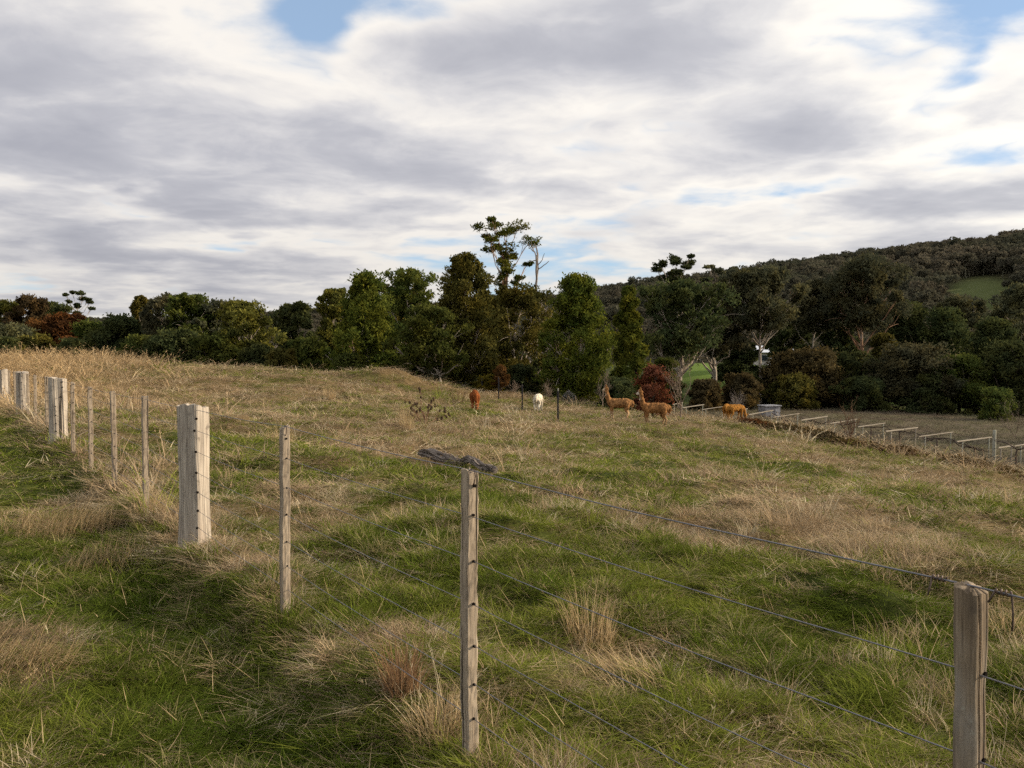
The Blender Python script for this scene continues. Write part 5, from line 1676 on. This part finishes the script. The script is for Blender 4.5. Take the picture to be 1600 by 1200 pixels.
def vine(px, Y, h, label, seed):
    r = np.random.default_rng(seed)
    g = G(px, Y)
    root = empty('grape_vine', tuple(g)); tag(root, label, 'vine', 'leafless vines under the trellis')
    mb = MB(); pts = [np.array([0, 0, -0.08])]
    for k in range(5): pts.append(pts[-1] + np.array([r.normal(0, 0.045), r.normal(0, 0.045), h / 5]))
    mb.tube(pts, np.linspace(0.05, 0.035, 6), 6, True)
    obj('trunk', mb.mesh('trunk', M_VINE, True), root)
    d0 = (LEFTS[9] - LEFTS[10]); d0 /= np.linalg.norm(d0)
    for sgn in (-1, 1):
        mb = MB(); p = pts[-1]; q = [p]
        for k in range(6): q.append(q[-1] + d0 * sgn * 0.17 + np.array([r.normal(0, 0.03), r.normal(0, 0.03), r.normal(0.02, 0.045)]))
        mb.tube(q, np.linspace(0.036, 0.018, 7), 5, True)
        for k in range(4):
            b0 = q[r.integers(1, 7)]
            e = b0 + np.array([r.normal(0, 0.12), r.normal(0, 0.12), r.choice([-1, 1]) * r.uniform(0.1, 0.3)])
            mb.tube(bez(b0, (b0 + e) / 2 + r.normal(0, 0.05, 3), e, 4), np.linspace(0.012, 0.005, 4), 4, False)
        obj('arm', mb.mesh('arm', M_VINE, True), root)


for i, (px, Y, h, lab) in enumerate([(1408, 45.5, 0.95, 'gnarled vine under the tenth crossbar'), (1444, 44.0, 0.8, 'double stemmed looking vine under the eleventh crossbar'), (1462, 43.0, 0.8, 'forked vine midway under the eleventh crossbar'),
                                     (1505, 41.8, 0.7, 'low vine left of the pale upright post'), (1530, 41.0, 0.7, 'vine touching the pale upright post'), (1588, 38.0, 0.85, 'large forked vine at the picture edge past the pale upright post'),
                                     (1362, 47.2, 0.8, 'vine under the ninth crossbar'), (1318, 48.9, 0.8, 'vine under the eighth crossbar behind the leafless peach tree'), (1272, 50.6, 0.8, 'vine under the seventh crossbar'), (1225, 52.2, 0.8, 'vine under the sixth crossbar')]):
    vine(px, Y, h, lab, 700 + i)


def stout_post():
    g = G(1556, 40.0); h = at(1556, 672, 40.0)[2] - g[2]
    mb = MB(); mb.tube([[0, 0, -0.2], [0, 0, h * 0.4], [0.01, 0, h - 0.015], [0.01, 0, h]], [0.082, 0.078, 0.074, 0.062], 10, True)
    tag(obj('strainer_post', mb.mesh('strainer_post', M_PALEPOST, True), None, tuple(g)), 'stout pale green upright post taller than the trellis beside it', 'post')


stout_post()


# ------------------------------------------------------------------ hutch, house, tree guard
def hutch():
    g = G(1203, 75); s = 75 / F
    w, h = 26 * s, 19 * s
    root = empty('water_tank', tuple(g), R(14)); tag(root, 'pale grey boxy tank with flat lid standing beyond the trellis', 'tank')
    mb = MB(); mb.box((0, 0, h / 2 - 0.03), (w, w * 0.8, h))
    for k in range(-6, 7):
        for sy in (-1, 1): mb.box((k * w / 13.5, sy * (w * 0.4 + 0.006), h / 2), (0.05, 0.018, h * 0.96))
    obj('wall', mb.mesh('wall', M_TIN), root)
    mb = MB(); mb.box((0, 0, h + 0.012), (w * 1.12, w * 0.94, 0.07)); mb.box((0, 0, h + 0.06), (w * 0.5, w * 0.4, 0.035))
    obj('lid', mb.mesh('lid', M_TINROOF), root)
    mb = MB(); mb.box((w * 0.28, -w * 0.4 - 0.02, h * 0.45), (w * 0.26, 0.025, h * 0.6))
    obj('door', mb.mesh('door', M_TINROOF), root)


hutch()


def house():
    Y = 150
    g = G(1206, Y); c = at(1206, 552, Y)
    root = empty('house', (c[0], c[1], g[2]), R(-8)); tag(root, 'white roofed house half hidden behind the tall white trunked gum', 'house')
    H = c[2] - g[2] + 0.2; w, d = 5.5, 5.0
    mb = MB(); mb.box((0, 0, H / 2 - 0.2), (w, d, H + 0.4)); obj('wall', mb.mesh('wall', M_WALLP), root)
    mb = MB(); e = 0.5
    v = [[-w / 2 - e, -d / 2 - e, H - 0.05], [w / 2 + e, -d / 2 - e, H - 0.05], [w / 2 + e, d / 2 + e, H - 0.05], [-w / 2 - e, d / 2 + e, H - 0.05], [-w / 2 - e, 0, H + 1.1], [w / 2 + e, 0, H + 1.1]]
    mb.add(v, [[0, 1, 5, 4], [2, 3, 4, 5], [0, 3, 2, 1]], [[0, 4, 3], [1, 2, 5]]); obj('roof', mb.mesh('roof', mat_plain('white_house_roof', (0.62, 0.66, 0.74), 0.4, 0.4, 0, 2, 0.08)), root)
    for x in (-1.5, 1.3):
        mb = MB(); mb.box((x, -d / 2 - 0.03, H * 0.55), (1.1, 0.06, 1.0)); wdw = obj('window', mb.mesh('window', M_TINROOF), root)
        mb = MB(); mb.box((x, -d / 2 - 0.065, H * 0.55), (0.95, 0.02, 0.85)); obj('pane', mb.mesh('pane', M_GLASS), wdw)


house()


def tree_guard():
    g = G(891, 62); h = (at(891, 606, 62)[2] - g[2]) * 0.8
    root = empty('tree_guard', tuple(g)); tag(root, 'slumped grey netting tree guard behind the white animal', 'tree guard')
    mb = MB(); w = 0.55
    apex = np.array([-0.15, 0, h])
    th = np.linspace(0, 2 * math.pi, 13)
    for k in range(12):
        p = np.array([math.cos(th[k]) * w, math.sin(th[k]) * 0.5, -0.03]); mb.tube([p, (p + apex) / 2 + np.array([math.cos(th[k]) * 0.18, 0, 0.12]), apex], 0.008, 4, False)
    for f in np.linspace(0.08, 0.9, 9):
        ringp = [np.array([math.cos(a) * w, math.sin(a) * 0.5, 0]) * (1 - f) + apex * f + np.array([math.cos(a) * 0.18 * 4 * f * (1 - f), 0, 0.12 * 4 * f * (1 - f)]) for a in th]
        mb.tube(ringp, 0.007, 4, False)
    obj('netting', mb.mesh('netting', M_NET), root)
    mb = MB(); mb.tube([[w * 0.8, 0.1, -0.1], [w * 0.2, 0.02, h * 0.7], apex + np.array([0.02, 0, 0.1])], 0.02, 6, True); obj('stake', mb.mesh('stake', BARK['dead'], True), root)


tree_guard()


# ------------------------------------------------------------------ alpacas
def mat_fleece(name, body, pale, muzzle, leg_z=0.42, facecol=None):
    m, b, out = new_mat(name)
    co = coord(b)
    x, y, z = b.sep(co)
    n = b.noise(co, 9, 5, 0.65)
    col = b.mix(b.ss(n, 0.3, 0.7), tuple(q * 0.50 for q in body), tuple(q * 1.15 for q in body))
    legs = b.ss(z, leg_z, leg_z - 0.16)
    col = b.mix(b.m('MULTIPLY', legs, 0.75), col, pale)
    mz = attr(b, 'muzzle').outputs['Fac']
    col = b.mix(mz, col, muzzle)
    p = principled(b, out, col, 0.9, 0.1, b.noise(co, 40, 4, 0.7), 0.8, 0.02)
    p.inputs['Sheen Weight'].default_value = 0.15
    p.inputs['Sheen Tint'].default_value = (*[min(1, q * 2.2) for q in body], 1)
    return m


def capsule(mb, a, c, ra, rc, n=7, sides=12):
    a, c = np.asarray(a, float), np.asarray(c, float)
    d = c - a; L = np.linalg.norm(d); d = d / L
    t1 = np.linspace(-math.pi / 2, 0, n); t2 = np.linspace(0, math.pi / 2, n)
    pts = [a + d * ra * math.sin(t) for t in t1] + [c + d * rc * math.sin(t) for t in t2]
    rad = [max(ra * math.cos(t), 0.002) for t in t1] + [max(rc * math.cos(t), 0.002) for t in t2]
    mb.tube(np.array(pts), np.array(rad), sides, True)


def chain(mb, pts, rad, k=1):
    for i in range(len(pts) - 1): capsule(mb, pts[i], pts[i + 1], rad[i], rad[i + 1])


def alpaca(label, loc, rz, scale, mat, pose, seed, name='alpaca'):
    """local frame: faces +x, stands on z = 0"""
    r = np.random.default_rng(seed)
    mb = MB()
    # barrel: shoulder, ribs, loin, rump
    chain(mb, [(0.40, 0, 0.74), (0.15, 0, 0.715), (-0.15, 0, 0.72), (-0.38, 0, 0.75), (-0.47, 0, 0.72)], [0.172, 0.196, 0.200, 0.188, 0.155])
    chain(mb, [(0.35, 0, 0.82), (0.0, 0, 0.84), (-0.36, 0, 0.83)], [0.15, 0.14, 0.15])
    for sy in (-1, 1):
        chain(mb, [(0.36, 0.11 * sy, 0.68), (0.37, 0.13 * sy, 0.46)], [0.118, 0.080])
        chain(mb, [(-0.36, 0.11 * sy, 0.72), (-0.38, 0.14 * sy, 0.52)], [0.140, 0.095])
    # legs: forelegs nearly straight, hind legs with hock
    st = pose.get('stride', [0.03, -0.03, 0.05, -0.05])
    for i, sy in enumerate((-1, 1)):
        fx = 0.37 + st[i]
        chain(mb, [(0.37, 0.125 * sy, 0.50), (0.375 + st[i] * 0.5, 0.12 * sy, 0.27), (fx, 0.115 * sy, 0.06), (fx + 0.035, 0.115 * sy, 0.03)], [0.078, 0.052, 0.040, 0.042])
        hx = -0.40 + st[2 + i]
        chain(mb, [(-0.37, 0.135 * sy, 0.56), (-0.33 + st[2 + i] * 0.3, 0.13 * sy, 0.42), (-0.45 + st[2 + i] * 0.8, 0.125 * sy, 0.27), (hx - 0.01, 0.12 * sy, 0.06), (hx + 0.035, 0.12 * sy, 0.03)], [0.10, 0.080, 0.050, 0.040, 0.042])
    # tail hangs in a loop behind the rump
    chain(mb, [(-0.53, 0, 0.84), (-0.63, 0, 0.80), (-0.665, 0, 0.68), (-0.63, 0, 0.56)], [0.085, 0.072, 0.062, 0.04])
    yaw = pose.get('yaw', 0.0)
    cy, sy_ = math.cos(yaw), math.sin(yaw)
    if pose['head'] == 'up':
        neck = [(0.44, 0, 0.80), (0.555, 0, 0.99), (0.60, 0, 1.22), (0.625, 0, 1.40)]
        chain(mb, neck, [0.172, 0.115, 0.088, 0.080])
        hb = np.array([0.63, 0, 1.445])
        fwd = np.array([cy, sy_, -0.22])
    else:
        neck = [(0.46, 0, 0.78), (0.64, 0, 0.70), (0.76, 0.02, 0.50), (0.82, 0.03, 0.32)]
        chain(mb, neck, [0.17, 0.115, 0.092, 0.085])
        hb = np.array([0.845, 0.03, 0.255])
        fwd = np.array([0.35 * cy, 0.35 * sy_, -0.95])
    fwd /= np.linalg.norm(fwd)
    side = np.cross([0, 0, 1.0], fwd) if pose['head'] == 'up' else np.array([0, 1.0, 0]); side /= np.linalg.norm(side); upv = np.cross(fwd, side)
    capsule(mb, hb - fwd * 0.02, hb + fwd * 0.05, 0.088, 0.076)
    capsule(mb, hb + fwd * 0.06 - upv * 0.02, hb + fwd * 0.185 - upv * 0.035, 0.068, 0.046)
    capsule(mb, hb + upv * 0.06 - fwd * 0.01, hb + upv * 0.075 + fwd * 0.04, 0.062, 0.05)
    raw = mb.mesh('raw', None)
    tmp = bpy.data.objects.new('tmp_body', raw); COL.objects.link(tmp)
    rm = tmp.modifiers.new('r', 'REMESH'); rm.mode = 'VOXEL'; rm.voxel_size = 0.021
    sm = tmp.modifiers.new('s', 'SMOOTH'); sm.factor = 0.6; sm.iterations = 5
    dg = bpy.context.evaluated_depsgraph_get()
    me = bpy.data.meshes.new_from_object(tmp.evaluated_get(dg))
    COL.objects.unlink(tmp); bpy.data.objects.remove(tmp)
    n = len(me.vertices); co = np.empty(n * 3, np.float32); me.vertices.foreach_get('co', co); co = co.reshape(-1, 3)
    nor = np.empty(n * 3, np.float32); me.vertex_normals.foreach_get('vector', nor); nor = nor.reshape(-1, 3)
    wool = (0.018 * (vnoise(co[:, 0] * 17 + co[:, 2] * 6, co[:, 1] * 17 + co[:, 2] * 13, seed) - 0.5) * 2 + 0.010 * (vnoise(co[:, 0] * 41 + co[:, 2] * 16, co[:, 1] * 41 + co[:, 2] * 33, seed + 5) - 0.5) * 2) * sstep(co[:, 2], 0.35, 0.6)
    co = co + nor * wool[:, None]
    me.vertices.foreach_set('co', co.astype(np.float32).ravel())
    fm = np.clip(((co - hb) @ fwd - 0.06) / 0.06, 0, 1) * (np.linalg.norm(co - hb, axis=1) < 0.34)
    a = me.attributes.new('muzzle', 'FLOAT', 'POINT'); a.data.foreach_set('value', fm.astype(np.float32))
    me.materials.clear(); me.materials.append(mat)
    me.polygons.foreach_set('use_smooth', np.ones(len(me.polygons), bool)); me.update(); me.name = 'body'
    root = empty(name, loc, rz); root.scale = (scale,) * 3
    tag(root, label, 'alpaca', 'alpacas in the paddock')
    obj('body', me, root)
    for s2 in (-1, 1):
        eb = MB(); b0 = hb + upv * 0.085 - fwd * 0.03 + side * 0.045 * s2
        e = b0 + upv * 0.13 + side * 0.03 * s2 + fwd * 0.01
        eb.tube([b0 - upv * 0.02, b0 + (e - b0) * 0.3, b0 + (e - b0) * 0.7, e], [0.022, 0.030, 0.022, 0.004], 7, True)
        obj('ear', eb.mesh('ear', mat, True, {'muzzle': ('FLOAT', np.zeros(eb.n))}), root)
        ey = MB(); c = hb + fwd * 0.085 + side * 0.074 * s2 + upv * 0.012; capsule(ey, c - upv * 0.004, c + upv * 0.004, 0.016, 0.016, 4, 8)
        obj('eye', ey.mesh('eye', M_EYE, True), root)
    return root


TAWNY = mat_fleece('fleece_tawny', (0.29, 0.148, 0.058), (0.46, 0.33, 0.20), (0.50, 0.38, 0.26))
TAWNY2 = mat_fleece('fleece_tawny_dark', (0.26, 0.125, 0.046), (0.40, 0.27, 0.15), (0.55, 0.47, 0.40))
BROWN = mat_fleece('fleece_brown', (0.21, 0.062, 0.016), (0.28, 0.11, 0.045), (0.28, 0.12, 0.05))
CREAM = mat_fleece('fleece_cream', (0.72, 0.64, 0.50), (0.74, 0.68, 0.56), (0.70, 0.62, 0.50))
GOLDF = mat_fleece('fleece_gold', (0.33, 0.15, 0.030), (0.30, 0.16, 0.05), (0.3, 0.16, 0.06))


def put(px, Y):
    g = G(px, Y); return (g[0], g[1], g[2] + 0.035)


alpaca('nearer tawny alpaca standing side on before the copper shrub, head high', put(1024, 41.0), R(180), 1.06, TAWNY2, {'head': 'up', 'stride': [0.02, -0.05, 0.05, -0.03], 'yaw': 0.0}, 1)
alpaca('farther tawny alpaca standing side on, left one of the upright pair', put(968, 44.2), R(178), 1.02, TAWNY, {'head': 'up', 'stride': [0.04, -0.06, 0.0, 0.06], 'yaw': 0.1}, 2)
alpaca('chestnut brown alpaca grazing head on with its head down', put(742, 42.5), R(-84), 0.98, BROWN, {'head': 'down', 'stride': [0.0, 0.02, 0.0, 0.0]}, 3)
alpaca('white alpaca grazing with its rump turned to the viewer', put(841, 48.5), R(78), 0.98, CREAM, {'head': 'down', 'stride': [0.08, -0.04, -0.06, 0.03]}, 4)
alpaca('golden alpaca grazing beside the trellis, the left one of the grazing pair', put(1136, 48.6), R(70), 0.86, GOLDF, {'head': 'down', 'stride': [0.03, -0.04, 0.0, 0.0]}, 5)
alpaca('golden alpaca grazing beside the trellis, the right and lower one of the pair', put(1150, 47.4), R(28), 0.86, GOLDF, {'head': 'down', 'stride': [0.03, -0.04, 0.0, 0.0]}, 6)
